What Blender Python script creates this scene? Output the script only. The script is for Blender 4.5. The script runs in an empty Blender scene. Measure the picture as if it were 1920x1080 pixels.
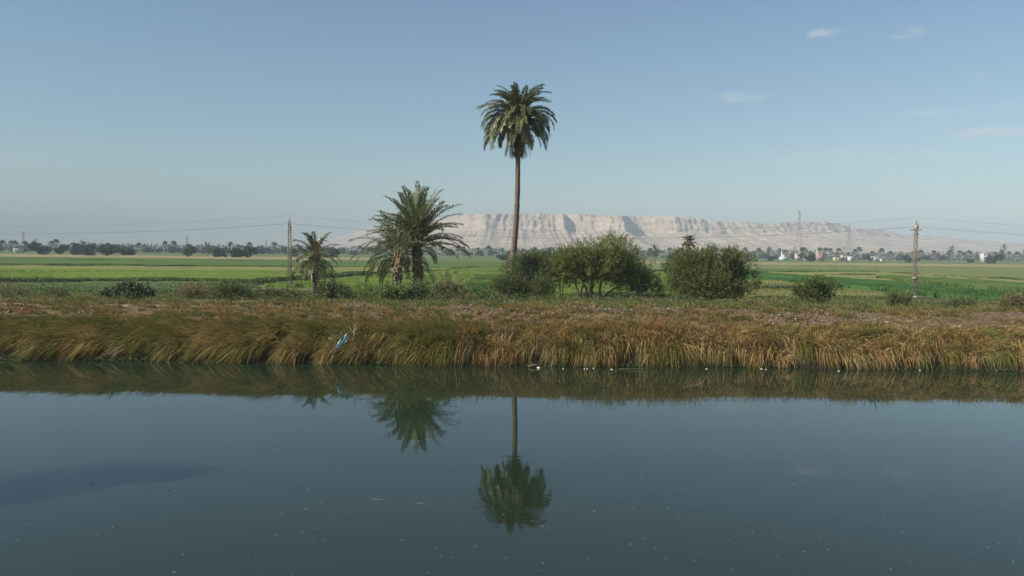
import bpy, math, random
import numpy as np
from mathutils import Matrix, Vector

random.seed(7)
RNG = np.random.default_rng(11)
sc = bpy.context.scene
COL = sc.collection
R = math.radians

# ------------------------------------------------------------------ camera
F = 1600.0                      # focal length in pixels of a 1920 px wide picture
CAM = np.array([0.0, 0.0, 5.0])
PITCH, ROLL = R(-2.47), R(0.60)
fwd = np.array([0, math.cos(PITCH), math.sin(PITCH)])
rt0 = np.array([1.0, 0, 0]); up0 = np.cross(rt0, fwd)
rt = rt0 * math.cos(ROLL) + up0 * math.sin(ROLL)
up = np.cross(rt, fwd)
cd = bpy.data.cameras.new("camera"); cam = bpy.data.objects.new("camera", cd); COL.objects.link(cam)
cd.sensor_width = 36; cd.lens = 36 * F / 1920; cd.clip_start = .1; cd.clip_end = 30000
M = Matrix(((rt[0], up[0], -fwd[0], CAM[0]), (rt[1], up[1], -fwd[1], CAM[1]), (rt[2], up[2], -fwd[2], CAM[2]), (0, 0, 0, 1)))
cam.matrix_world = M
sc.camera = cam

def ray(px, py):
    return fwd + (px - 960) / F * rt + (540 - py) / F * up
def at(px, py, Y):              # point seen at a pixel, at depth Y
    d = ray(px, py); return CAM + d * (Y / d[1])
def onz(px, py, Z):             # point seen at a pixel, on the level Z
    d = ray(px, py); return CAM + d * ((Z - CAM[2]) / d[2])

# ------------------------------------------------------------------ world, sun, exposure
SUN_EL = R(38); SUN_H = np.array([-0.93, -0.37]); SUN_H /= np.linalg.norm(SUN_H)
to_sun = Vector((SUN_H[0] * math.cos(SUN_EL), SUN_H[1] * math.cos(SUN_EL), math.sin(SUN_EL)))
w = bpy.data.worlds.new("World"); sc.world = w; w.use_nodes = True
nt = w.node_tree; N = nt.nodes; Lk = nt.links
bg = N["Background"]; bg.inputs[1].default_value = 0.077
sky = N.new("ShaderNodeTexSky"); sky.sky_type = 'NISHITA'; sky.sun_disc = False
sky.sun_elevation = SUN_EL; sky.sun_rotation = math.atan2(SUN_H[0], SUN_H[1])
sky.air_density = 1.1; sky.dust_density = 0.12; sky.ozone_density = 1.6; sky.altitude = 80
tcw = N.new("ShaderNodeTexCoord")
def nm(op, a, b=None, c=None, clamp=False, tree=None):
    tr = tree or nt
    n = tr.nodes.new("ShaderNodeMath"); n.operation = op; n.use_clamp = clamp
    for i, v in enumerate((a, b, c)):
        if v is None: continue
        if hasattr(v, "is_linked"): tr.links.new(v, n.inputs[i])
        else: n.inputs[i].default_value = v
    return n.outputs[0]
def dotn(v):
    n = N.new("ShaderNodeVectorMath"); n.operation = 'DOT_PRODUCT'
    Lk.new(tcw.outputs["Generated"], n.inputs[0]); n.inputs[1].default_value = v; return n.outputs["Value"]
cmap = N.new("ShaderNodeMapping"); cmap.inputs["Scale"].default_value = (40, 40, 130)
Lk.new(tcw.outputs["Generated"], cmap.inputs[0])
cno = N.new("ShaderNodeTexNoise"); cno.inputs["Scale"].default_value = 1.0; cno.inputs["Detail"].default_value = 6; cno.inputs["Roughness"].default_value = .62
Lk.new(cmap.outputs[0], cno.inputs["Vector"])
total = None
for (px, py, wx, hy, s) in [(1546, 63, 34, 11, .5), (1700, 60, 36, 14, .32), (1392, 181, 56, 11, .42), (1868, 248, 80, 13, .52),
                            (1728, 212, 90, 7, .25), (1564, 290, 190, 22, .32), (1762, 297, 110, 15, .20), (1684, 330, 45, 15, .24),
                            (1664, 243, 26, 9, .35), (50, 297, 85, 12, .18), (1830, 138, 22, 6, .2), (640, 350, 60, 8, .12), (1900, 200, 40, 10, .28)]:
    d0 = ray(px, py); d0 /= np.linalg.norm(d0)
    t1 = np.cross(d0, [0, 0, 1]); t1 /= np.linalg.norm(t1); t2 = np.cross(t1, d0)
    u = nm('MULTIPLY', dotn(tuple(t1)), F / wx); v = nm('MULTIPLY', dotn(tuple(t2)), F / hy)
    q = nm('SUBTRACT', 1.0, nm('ADD', nm('MULTIPLY', u, u), nm('MULTIPLY', v, v)), clamp=True)
    q = nm('MULTIPLY', q, nm('GREATER_THAN', dotn(tuple(d0)), 0.0))
    q = nm('MULTIPLY', q, s)
    total = q if total is None else nm('ADD', total, q)
cm = nm('MULTIPLY', total, nm('MULTIPLY', nm('SUBTRACT', cno.outputs["Fac"], .36), 4.2, clamp=True), clamp=True)
mixw = N.new("ShaderNodeMix"); mixw.data_type = 'RGBA'
grade = N.new("ShaderNodeMix"); grade.data_type = 'RGBA'; grade.blend_type = 'MULTIPLY'; grade.inputs[0].default_value = 1
Lk.new(sky.outputs[0], grade.inputs[6]); grade.inputs[7].default_value = (.90, 1.0, 1.03, 1)
Lk.new(cm, mixw.inputs[0]); Lk.new(grade.outputs[2], mixw.inputs[6]); mixw.inputs[7].default_value = (7.4, 7.1, 6.9, 1)
Lk.new(mixw.outputs[2], bg.inputs[0])

sl = bpy.data.lights.new("sun", 'SUN'); sl.energy = 5.0; sl.angle = R(.53); sl.color = (1, .94, .85)
so = bpy.data.objects.new("sun", sl); COL.objects.link(so); so.rotation_euler = to_sun.to_track_quat('Z', 'Y').to_euler()
sc.view_settings.view_transform = 'Standard'; sc.view_settings.look = 'None'
sc.view_settings.exposure = 0.45; sc.view_settings.gamma = 1; sc.view_settings.use_curve_mapping = False
sc.cycles.use_denoising = True; sc.cycles.max_bounces = 6; sc.cycles.volume_bounces = 1
sc.cycles.transparent_max_bounces = 8; sc.cycles.use_adaptive_sampling = False

# ------------------------------------------------------------------ helpers
def tag(o, label=None, cat=None, group=None, kind=None):
    if label: o['label'] = label
    if cat: o['category'] = cat
    if group: o['group'] = group
    if kind: o['kind'] = kind
    return o
def empty(name, loc, label=None, cat=None, group=None):
    o = bpy.data.objects.new(name, None); COL.objects.link(o); o.location = loc; o.empty_display_size = .3
    return tag(o, label, cat, group)
def link(name, mesh, parent=None, loc=None):
    o = bpy.data.objects.new(name, mesh); COL.objects.link(o)
    if parent: o.parent = parent
    if loc is not None: o.location = loc
    return o

class MB:
    """collects vertices, quads, triangles and a colour per vertex into one mesh"""
    def __init__(s): s.V = []; s.Q = []; s.T = []; s.C = []; s.n = 0
    def add(s, V, Q=None, T=None, col=(.2, .2, .2)):
        V = np.asarray(V, float).reshape(-1, 3); col = np.asarray(col, float)
        if col.ndim == 1: col = np.tile(col, (len(V), 1))
        if Q is not None and len(Q): s.Q.append(np.asarray(Q).reshape(-1, 4) + s.n)
        if T is not None and len(T): s.T.append(np.asarray(T).reshape(-1, 3) + s.n)
        s.V.append(V); s.C.append(col[:, :3]); s.n += len(V)
    def mesh(s, name, mat, smooth=False):
        V = np.concatenate(s.V); C = np.concatenate(s.C)
        Q = np.concatenate(s.Q) if s.Q else np.zeros((0, 4), int); T = np.concatenate(s.T) if s.T else np.zeros((0, 3), int)
        m = bpy.data.meshes.new(name)
        m.vertices.add(len(V)); m.vertices.foreach_set("co", V.astype(np.float32).ravel())
        idx = np.concatenate([Q.ravel(), T.ravel()]).astype(np.int32)
        m.loops.add(len(idx)); m.loops.foreach_set("vertex_index", idx)
        m.polygons.add(len(Q) + len(T))
        st = np.concatenate([np.arange(len(Q)) * 4, len(Q) * 4 + np.arange(len(T)) * 3]).astype(np.int32)
        m.polygons.foreach_set("loop_start", st)
        if smooth: m.polygons.foreach_set("use_smooth", np.ones(len(st), bool))
        a = m.attributes.new("tint", 'FLOAT_COLOR', 'POINT')
        a.data.foreach_set("color", np.hstack([C, np.ones((len(C), 1))]).astype(np.float32).ravel())
        m.materials.append(mat); m.update(calc_edges=True); m.validate()
        return m
    def obj(s, name, mat, parent=None, loc=None, smooth=False):
        return link(name, s.mesh(name, mat, smooth), parent, loc)
    # shapes
    def tube(s, P, rad, sides=6, col=(.2, .15, .1), cap=True):
        P = np.asarray(P, float); n = len(P); rad = np.broadcast_to(np.asarray(rad, float), (n,))
        T = np.gradient(P, axis=0); T /= np.linalg.norm(T, axis=1)[:, None] + 1e-9
        ref = np.array([0, 1.0, 0]) if abs(T[0][1]) < .8 else np.array([1.0, 0, 0])
        A = np.cross(T, ref); A /= np.linalg.norm(A, axis=1)[:, None] + 1e-9
        B = np.cross(T, A); an = np.arange(sides) / sides * 2 * math.pi
        V = P[:, None] + rad[:, None, None] * (A[:, None] * np.cos(an)[None, :, None] + B[:, None] * np.sin(an)[None, :, None])
        i = np.arange(n - 1)[:, None] * sides; j = np.arange(sides)[None]; k = (j + 1) % sides
        Q = np.stack([i + j, i + k, i + sides + k, i + sides + j], -1).reshape(-1, 4)
        V = V.reshape(-1, 3); Tt = []
        if cap:
            V = np.vstack([V, P[0], P[-1]]); c0, c1 = n * sides, n * sides + 1
            for a in range(sides):
                b = (a + 1) % sides; Tt += [(c0, b, a), (c1, (n - 1) * sides + a, (n - 1) * sides + b)]
        s.add(V, Q, Tt, col)
    def box(s, c, h, rot=0, col=(.3, .3, .3), taper=1.0):
        V = []
        for z in (-1, 1):
            k = taper if z > 0 else 1
            for x, y in ((-1, -1), (1, -1), (1, 1), (-1, 1)): V.append((x * h[0] * k, y * h[1] * k, z * h[2]))
        V = np.array(V); cr, sr = math.cos(rot), math.sin(rot)
        V = V @ np.array([[cr, sr, 0], [-sr, cr, 0], [0, 0, 1]]) + np.asarray(c)
        s.add(V, [(3, 2, 1, 0), (4, 5, 6, 7), (0, 1, 5, 4), (1, 2, 6, 5), (2, 3, 7, 6), (3, 0, 4, 7)], None, col)

def unit(v): return v / (np.linalg.norm(v, axis=-1, keepdims=True) + 1e-9)
def rnd(n): return unit(RNG.normal(size=(n, 3)))

def blades(mb, base, d0, g, L, wd, tint, segs=4, tipc=None):
    """strips that start along d0 and bend along g; one colour per blade, optional second colour at the tip"""
    n = len(base); t = np.linspace(0, 1, segs + 1)
    P = base[:, None] + L[:, None, None] * (d0[:, None] * t[None, :, None] + g[:, None] * (t ** 2)[None, :, None])
    tan = d0[:, None] + 2 * g[:, None] * t[None, :, None]
    sd = unit(np.cross(tan, rnd(n)[:, None] * np.ones((1, segs + 1, 1))))
    prof = np.maximum(np.sin(math.pi * (0.25 + .75 * t)) ** .7, .06) if segs > 1 else np.array([1, .1])
    W = sd * (wd[:, None, None] * .5 * prof[None, :, None])
    V = np.stack([P - W, P + W], 2).reshape(n, -1, 3)
    k = 2 * (segs + 1); i = np.arange(segs) * 2
    q = np.stack([i, i + 1, i + 3, i + 2], -1)
    Q = (np.arange(n)[:, None, None] * k + q[None]).reshape(-1, 4)
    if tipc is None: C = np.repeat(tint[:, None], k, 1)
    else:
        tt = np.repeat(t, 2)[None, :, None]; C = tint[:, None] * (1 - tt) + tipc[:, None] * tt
    mb.add(V.reshape(-1, 3), Q, None, C.reshape(-1, 3))

def leaves(mb, P, d, ll, lw, tint):
    """diamond shaped leaves"""
    n = len(P); s = unit(np.cross(d, rnd(n))); nn = np.cross(d, s)
    ll = np.broadcast_to(ll, (n,))[:, None]; lw = np.broadcast_to(lw, (n,))[:, None]
    V = np.stack([P, P + d * ll * .45 + s * lw * .5, P + d * ll + nn * ll * .08, P + d * ll * .45 - s * lw * .5], 1)
    mb.add(V.reshape(-1, 3), np.arange(4 * n).reshape(n, 4), None, np.repeat(tint, 4, 0))

# value noise, 2-D, vectorised
_H = np.random.default_rng(3).random((256, 256))
def vnoise(x, y):
    x = np.asarray(x, float); y = np.asarray(y, float)
    xi = np.floor(x).astype(int); yi = np.floor(y).astype(int); fx = x - xi; fy = y - yi
    fx = fx * fx * (3 - 2 * fx); fy = fy * fy * (3 - 2 * fy)
    h = lambda a, b: _H[a % 256, b % 256]
    return (h(xi, yi) * (1 - fx) + h(xi + 1, yi) * fx) * (1 - fy) + (h(xi, yi + 1) * (1 - fx) + h(xi + 1, yi + 1) * fx) * fy
def fbm(x, y, o=4, g=.5):
    s = 0; a = 1; tot = 0
    for i in range(o):
        s = s + a * vnoise(np.asarray(x) * 2 ** i + 17 * i, np.asarray(y) * 2 ** i + 31 * i); tot += a; a *= g
    return s / tot
_K = RNG.normal(size=(7, 3)); _PH = RNG.random(7) * 6.28
def clump(P, f): return np.sin(P @ _K.T * f + _PH).sum(-1) / 2.65     # about -1.5 .. 1.5

# ------------------------------------------------------------------ materials
def mat(name):
    m = bpy.data.materials.new(name); m.use_nodes = True
    return m, m.node_tree, m.node_tree.nodes["Principled BSDF"]
def attr(t, name="tint"):
    a = t.nodes.new("ShaderNodeAttribute"); a.attribute_name = name; return a.outputs["Color"]
def noise(t, scale, detail=5, rough=.6, vec=None, coord="Object", msc=None):
    n = t.nodes.new("ShaderNodeTexNoise"); n.inputs["Scale"].default_value = scale; n.inputs["Detail"].default_value = detail; n.inputs["Roughness"].default_value = rough
    tc = t.nodes.new("ShaderNodeTexCoord"); o = tc.outputs[coord]
    if msc:
        mp = t.nodes.new("ShaderNodeMapping"); mp.inputs["Scale"].default_value = msc; t.links.new(o, mp.inputs[0]); o = mp.outputs[0]
    t.links.new(o, n.inputs["Vector"]); return n.outputs["Fac"]
def ramp(t, fac, stops):
    r = t.nodes.new("ShaderNodeValToRGB"); e = r.color_ramp.elements
    while len(e) < len(stops): e.new(.5)
    for k, (p, c) in enumerate(stops): e[k].position = p; e[k].color = (*c, 1) if len(c) == 3 else c
    t.links.new(fac, r.inputs[0]); return r.outputs[0]
def mixc(t, fac, a, b, mode='MIX'):
    n = t.nodes.new("ShaderNodeMix"); n.data_type = 'RGBA'; n.blend_type = mode
    for i, v in ((0, fac), (6, a), (7, b)):
        if hasattr(v, "is_linked"): t.links.new(v, n.inputs[i])
        else: n.inputs[i].default_value = v if not isinstance(v, tuple) or len(v) == 4 else (*v, 1)
    return n.outputs[2]
def bump(t, h, strength, dist):
    b = t.nodes.new("ShaderNodeBump"); b.inputs["Strength"].default_value = strength; b.inputs["Distance"].default_value = dist
    t.links.new(h, b.inputs["Height"]); return b.outputs[0]

def foliage_mat(name, trans=.25, rough=.55, spread=.25, spec=.3):
    m, t, b = mat(name)
    oi = t.nodes.new("ShaderNodeObjectInfo")
    mr = t.nodes.new("ShaderNodeMapRange"); mr.inputs["To Min"].default_value = 1 - spread; mr.inputs["To Max"].default_value = 1 + spread
    t.links.new(oi.outputs["Random"], mr.inputs[0])
    hs = t.nodes.new("ShaderNodeHueSaturation"); t.links.new(mr.outputs[0], hs.inputs["Value"]); t.links.new(attr(t), hs.inputs["Color"])
    t.links.new(hs.outputs[0], b.inputs["Base Color"]); b.inputs["Roughness"].default_value = rough; b.inputs["Specular IOR Level"].default_value = spec
    tr = t.nodes.new("ShaderNodeBsdfTranslucent"); t.links.new(hs.outputs[0], tr.inputs[0])
    mx = t.nodes.new("ShaderNodeMixShader"); mx.inputs[0].default_value = trans
    t.links.new(b.outputs[0], mx.inputs[1]); t.links.new(tr.outputs[0], mx.inputs[2])
    t.links.new(mx.outputs[0], t.nodes["Material Output"].inputs[0]); return m
M_LEAF = foliage_mat("leaf"); M_FROND = foliage_mat("palm_frond", .15, .42, .3, .5); M_GRASS = foliage_mat("grass", .3, .65, 0, .2)

def tint_mat(name, rough=.85, nscale=8, amp=.35, bstr=.0, bdist=.02, metallic=0):
    m, t, b = mat(name)
    f = noise(t, nscale, 5, .65)
    c = mixc(t, 1.0, attr(t), ramp(t, f, [(.25, (1 - amp,) * 3), (.75, (1 + amp * .6,) * 3)]), 'MULTIPLY')
    t.links.new(c, b.inputs["Base Color"]); b.inputs["Roughness"].default_value = rough; b.inputs["Metallic"].default_value = metallic
    if bstr: t.links.new(bump(t, f, bstr, bdist), b.inputs["Normal"])
    return m
M_BARK = tint_mat("bark", .9, 14, .5, .6, .03); M_STEEL = tint_mat("weathered_steel", .6, 9, .35)
M_WALL = tint_mat("plaster_wall", .9, 1.2, .2); M_STONE = tint_mat("dry_clod", .95, 10, .3, .5, .02)
M_PLASTIC = tint_mat("weathered_plastic", .45, 20, .15); M_WIRE = tint_mat("wire", .6, 1, .1)

def m_ground(name, stops, sc1, sc2, bdist, coordscale=None, rough=.95):
    m, t, b = mat(name)
    a = noise(t, sc1, 6, .65, msc=coordscale); f = noise(t, sc2, 6, .7)
    md = noise(t, .28, 4, .6, msc=(.45, 1.6, 1))
    mixf = nm('ADD', nm('ADD', nm('MULTIPLY', a, .42, tree=t), nm('MULTIPLY', md, .23, tree=t), tree=t), nm('MULTIPLY', f, .35, tree=t), tree=t)
    t.links.new(ramp(t, mixf, stops), b.inputs["Base Color"]); b.inputs["Roughness"].default_value = rough; b.inputs["Specular IOR Level"].default_value = .1
    t.links.new(bump(t, f, 1.0, bdist), b.inputs["Normal"]); return m

# ------------------------------------------------------------------ terrain of the far bank
WL = 37.2                                        # depth of the waterline
def wline(X): return WL + (fbm(np.asarray(X) * .11 + 40, np.zeros_like(np.asarray(X, float)), 4) - .5) * .9
DY = [-9, -3, -.4, 0, .25, .9, 1.9, 3.0, 4.5, 6.0, 9, 14, 24, 38, 52, 60]
ZZ = [-1.6, -1.3, -.25, -.02, .16, .62, 1.2, 1.62, 1.95, 2.06, 2.0, 1.84, 1.44, .88, .3, .22]
def ground(X, Y, rough=True):
    X = np.asarray(X, float); Y = np.asarray(Y, float); d = Y - wline(X)
    z = np.interp(d, DY, ZZ)
    if rough:
        k = np.clip((d - .2) / 2, 0, 1) * np.clip((60 - d) / 20, 0, 1)
        z = z + k * ((fbm(X * .35, Y * .5, 4) - .5) * .38 + (fbm(X * 1.7, Y * 1.7, 3) - .5) * .14 * np.clip(1.3 - abs(d - 6) / 8, .2, 1))
    return z
def grid_mesh(name, X, Y, Zf, material, smooth=True, col=None):
    XX, YY = np.meshgrid(X, Y); Z = Zf(XX, YY); V = np.stack([XX, YY, Z], -1).reshape(-1, 3)
    nx, ny = len(X), len(Y); i = np.arange(ny - 1)[:, None] * nx + np.arange(nx - 1)[None]
    Q = np.stack([i, i + 1, i + nx + 1, i + nx], -1).reshape(-1, 4)
    mb = MB(); mb.add(V, Q, None, (.2, .2, .2) if col is None else col(V)); return mb.mesh(name, material, smooth)

# soil of the bank: brown grey dust, with a worn pale path; greener towards the fields
m, t, b = mat("bank_soil")
nA = noise(t, .35, 6, .65); nB = noise(t, 4.5, 6, .7)
soil = ramp(t, nB, [(.33, (.055, .037, .019)), (.5, (.14, .094, .048)), (.66, (.26, .185, .10))])
weed = ramp(t, nB, [(.3, (.065, .08, .024)), (.52, (.135, .14, .046)), (.7, (.24, .205, .09))])
geo = t.nodes.new("ShaderNodeNewGeometry"); sx = t.nodes.new("ShaderNodeSeparateXYZ"); t.links.new(geo.outputs["Position"], sx.inputs[0])
yy = nm('ADD', sx.outputs["Y"], nm('MULTIPLY', nm('SUBTRACT', nA, .5, tree=t), 16.0, tree=t), tree=t)
fy = t.nodes.new("ShaderNodeMapRange"); fy.inputs["From Min"].default_value = 44.5; fy.inputs["From Max"].default_value = 48.5; t.links.new(yy, fy.inputs[0])
fl = t.nodes.new("ShaderNodeMapRange"); fl.inputs["From Min"].default_value = .5; fl.inputs["From Max"].default_value = .1; t.links.new(sx.outputs["Z"], fl.inputs[0])
c = mixc(t, fy.outputs[0], soil, weed)
c = mixc(t, fl.outputs[0], c, (.035, .03, .018))
t.links.new(c, b.inputs["Base Color"]); b.inputs["Roughness"].default_value = .95; b.inputs["Specular IOR Level"].default_value = .1
t.links.new(bump(t, nB, 1.0, .09), b.inputs["Normal"])
M_BANK = m
xs = np.concatenate([np.linspace(-420, -60, 60), np.linspace(-59, -32, 70), np.linspace(-31.8, 31.8, 360), np.linspace(32, 59, 70), np.linspace(60, 420, 60)])
ys = np.concatenate([np.linspace(28, 36.4, 6), np.linspace(36.5, 50, 100), np.linspace(50.3, 97.5, 100)])
tag(link("bank", grid_mesh("bank", xs, ys, ground, M_BANK)), kind='structure')

# worn path along the bank top at the left
M_PATH = m_ground("path_dust", [(.35, (.15, .12, .08)), (.5, (.24, .195, .14)), (.65, (.32, .265, .195))], .8, 6, .04)
xp = np.linspace(-48, -15.5, 130); wv_ = np.interp(xp, [-48, -26, -19, -15.5], [.95, .8, .4, .05]); V = []
for k_ in np.linspace(-1, 1, 7):
    yp = 43.6 + (xp + 26) * .035 + (fbm(xp * .2, xp * 0 + 6, 3) - .5) * 1.0 + wv_ * k_ * (1 + .3 * np.sin(xp * 1.7 + k_))
    V.append(np.stack([xp, yp, ground(xp, yp) + .025 * (1 - k_ ** 6) - .02 * k_ ** 6], -1))
V = np.array(V); i = np.arange(6)[:, None] * 130 + np.arange(129)[None]
mb = MB(); mb.add(V.reshape(-1, 3), np.stack([i, i + 1, i + 131, i + 130], -1).reshape(-1, 4)); tag(mb.obj("path", M_PATH, smooth=True), kind='structure')

# plain under the fields, out to the mountains
M_PLAIN = m_ground("plain_soil", [(.35, (.075, .10, .035)), (.5, (.11, .14, .045)), (.65, (.17, .17, .07))], .012, .6, .1, (1, 5, 1))
tag(link("ground", grid_mesh("ground", np.linspace(-6000, 6000, 25), np.array([96, 150, 400, 900, 2000, 3500, 6000.]), lambda X, Y: X * 0 + .21, M_PLAIN)), kind='structure')

# near bank, on which the photographer stands
def nground(X, Y): return np.interp(Y - 6 * np.clip((-X - 13) / 9, 0, 1) + (fbm(X * .12, X * 0, 3) - .5) * 1.5, [-200, -3, 0, 4.6, 7.4, 9, 12], [3.3, 3.3, 3.2, 1.0, .05, -1, -1.5]) + (fbm(X * .6, Y * .6, 3) - .5) * .2
tag(link("near_bank", grid_mesh("near_bank", np.linspace(-420, 420, 300), np.concatenate([np.linspace(-200, -5, 12), np.linspace(-4, 12, 24)]), nground, M_BANK)), kind='structure')

# ------------------------------------------------------------------ water
m, t, b = mat("canal_water")
b.inputs["Base Color"].default_value = (.017, .028, .015, 1); b.inputs["Roughness"].default_value = .025; b.inputs["IOR"].default_value = 1.333
n1 = noise(t, 1.0, 3, .55, msc=(.55, 1.6, 1)); n2 = noise(t, .16, 3, .5, msc=(.5, 1.5, 1))
pt = noise(t, .07, 2, .5, msc=(.4, 1.3, 1))
hh = nm('ADD', nm('MULTIPLY', n1, ramp(t, pt, [(.4, (.35,) * 3), (.65, (1.2,) * 3)]), tree=t), nm('MULTIPLY', n2, 2.5, tree=t), tree=t)
t.links.new(bump(t, hh, 1.0, .0022), b.inputs["Normal"])
M_WATER = m
mb = MB(); mb.add([(-600, -8, 0), (600, -8, 0), (600, 39.2, 0), (-600, 39.2, 0)], [(0, 1, 2, 3)])
tag(mb.obj("water", M_WATER), kind='structure')

# ------------------------------------------------------------------ mountains
m, t, b = mat("limestone")
zn = noise(t, .012, 6, .65, msc=(1, 1, 7)); fn = noise(t, .03, 6, .7)
c = ramp(t, zn, [(.3, (.32, .23, .15)), (.5, (.44, .335, .23)), (.7, (.56, .45, .32))])
c = mixc(t, 1.0, c, ramp(t, fn, [(.3, (.75,) * 3), (.7, (1.15,) * 3)]), 'MULTIPLY')
t.links.new(c, b.inputs["Base Color"]); b.inputs["Roughness"].default_value = 1; b.inputs["Specular IOR Level"].default_value = 0
t.links.new(bump(t, fn, 1, 8), b.inputs["Normal"]); M_ROCK = m
SIL = [(-900, 469), (-200, 466), (300, 465), (400, 460), (500, 457), (560, 459), (612, 451), (640, 443), (690, 428), (760, 416), (860, 404), (905, 402), (960, 400), (1000, 400),
       (1040, 402), (1100, 402), (1150, 405), (1172, 404), (1200, 407), (1260, 406), (1312, 410), (1330, 416), (1400, 417), (1440, 420), (1470, 417),
       (1500, 416), (1535, 416), (1570, 420), (1600, 428), (1650, 430), (1690, 440), (1760, 443), (1800, 449), (1860, 452), (1920, 457), (2200, 470), (2900, 484)]
pxs = np.linspace(-880, 2880, 1500)
sy = np.interp(pxs, *zip(*SIL)); yh = 471 + (pxs - 960) * .01047
dep = np.interp(pxs, [-900, 560, 660, 780, 900, 1450, 1700, 2900], [5000, 5000, 4300, 3200, 2650, 2650, 3000, 3400])
bay = (fbm(pxs * .011, pxs * 0 + 3, 5, .52) - .5) * 120 + (fbm(pxs * .06, pxs * 0 + 9, 4, .65) - .5) * 30
bay += np.interp(pxs, [1100, 1150, 1168, 1173, 1215, 1262, 1300], [0, -120, -150, 110, 130, -20, 0])
bay += np.interp(pxs, [1040, 1056, 1058, 1085, 1100], [0, -60, 60, 20, 0])
rim = dep + bay * np.interp(pxs, [500, 700, 1500, 1700], [.3, 1, .9, .5])
zt = 5 + (yh - sy) / F * rim
zt = zt + (fbm(pxs * .2, pxs * 0, 3) - .5) * 5 * np.interp(pxs, [600, 800, 1600, 1800], [.2, 1, 1, .3])
cf = np.interp(pxs, [500, 640, 860, 1300, 1480, 1640, 1800], [.02, .16, .29, .27, .16, .14, .02])     # share of the height that is cliff
dd = np.concatenate([np.linspace(-900, -70, 56), np.linspace(-64, 0, 26), np.linspace(15, 500, 8)])
rows = []
for d in dd:
    s = np.clip((d + 900) / 836, 0, 1)
    gul = (np.abs(fbm(pxs * .045, s * .6 + pxs * 0, 3) - .5) * 2)
    gul2 = np.abs(fbm(pxs * .3, s * .9 + pxs * 0 + 5, 3) - .5) * 2
    scree = (1 - cf) * (s ** 1.55)
    led = .035 * np.sin(s * 24 + fbm(pxs * .02, pxs * 0, 2) * 5) * s * (1 - s)
    kc = np.clip((d + 64) / 64, 0, 1)
    st = np.where(kc < .45, kc / .45 * .52, np.where(kc < .6, .52 + (kc - .45) * .3, .565 + (kc - .6) / .4 * .435))
    h = scree + led + cf * st
    amp = s * (1 - kc)
    h = h - amp * (.20 * (1 - gul) * np.sqrt(s) + .17 * (1 - gul2)) * .5 * np.interp(pxs, [600, 800, 1800, 1900], [.4, 1, 1, .5])
    fl_ = (fbm(pxs * .28, pxs * 0 + kc * .9, 4, .7) - .5) * 34 * np.clip(kc * 4, 0, 1) * np.clip((1.02 - (d > 0) * 1), 0, 1) * (1 if d <= 0 else .0)
    fl_ = fl_ * np.interp(cf, [0, .3], [.2, 1])
    fl_ = fl_ + (fbm(pxs * .12, s * 9 + kc * 3 + pxs * 0, 4, .6) - .5) * 24 * s * (d <= 0)
    Y = rim + d - fl_
    X = (pxs - 960) / F * rim * (1 + .0 * d)
    Z = np.clip(h, 0, 2) * zt
    if d > 0: Z = zt * (1 - .0006 * d)
    rows.append(np.stack([X, Y, Z + .1], -1))
V = np.array(rows); nx = len(pxs); i = np.arange(len(dd) - 1)[:, None] * nx + np.arange(nx - 1)[None]
mb = MB(); mb.add(V.reshape(-1, 3), np.stack([i, i + 1, i + nx + 1, i + nx], -1).reshape(-1, 4))
tag(mb.obj("mountains", M_ROCK), kind='structure')

# ------------------------------------------------------------------ fields
def m_field(name, ca, cb, cc, row=(1, 1, 1), s2=2.2):
    return m_ground(name, [(.38, ca), (.5, cb), (.62, cc)], .05, s2, .25, row)
FM = {
 'tan':   m_field("dry_stubble", (.20, .17, .075), (.27, .23, .105), (.33, .28, .14), (.4, 2, 1)),
 'green': m_field("green_crop", (.055, .095, .022), (.085, .135, .032), (.13, .17, .05), (.4, 2, 1)),
 'lime':  m_field("young_wheat", (.095, .135, .025), (.135, .19, .028), (.175, .225, .045), (.5, 2, 1)),
 'sage':  m_field("berseem_clover", (.075, .11, .034), (.105, .145, .048), (.14, .18, .066), (.5, 2, 1)),
 'vivid': m_field("lush_clover", (.035, .095, .018), (.055, .135, .024), (.085, .175, .038), (.5, 2, 1)),
 'yel':   m_field("ripening_grain", (.13, .145, .04), (.20, .20, .06), (.26, .25, .085), (.5, 2, 1)),
 'ditch': m_field("ditch_weed", (.028, .04, .014), (.05, .068, .022), (.08, .10, .032), (.5, 2, 1)),
 'pale':  m_field("pale_crop", (.11, .135, .04), (.16, .18, .06), (.21, .22, .085), (.4, 2, 1)),
}
FIELDS = []
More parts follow.
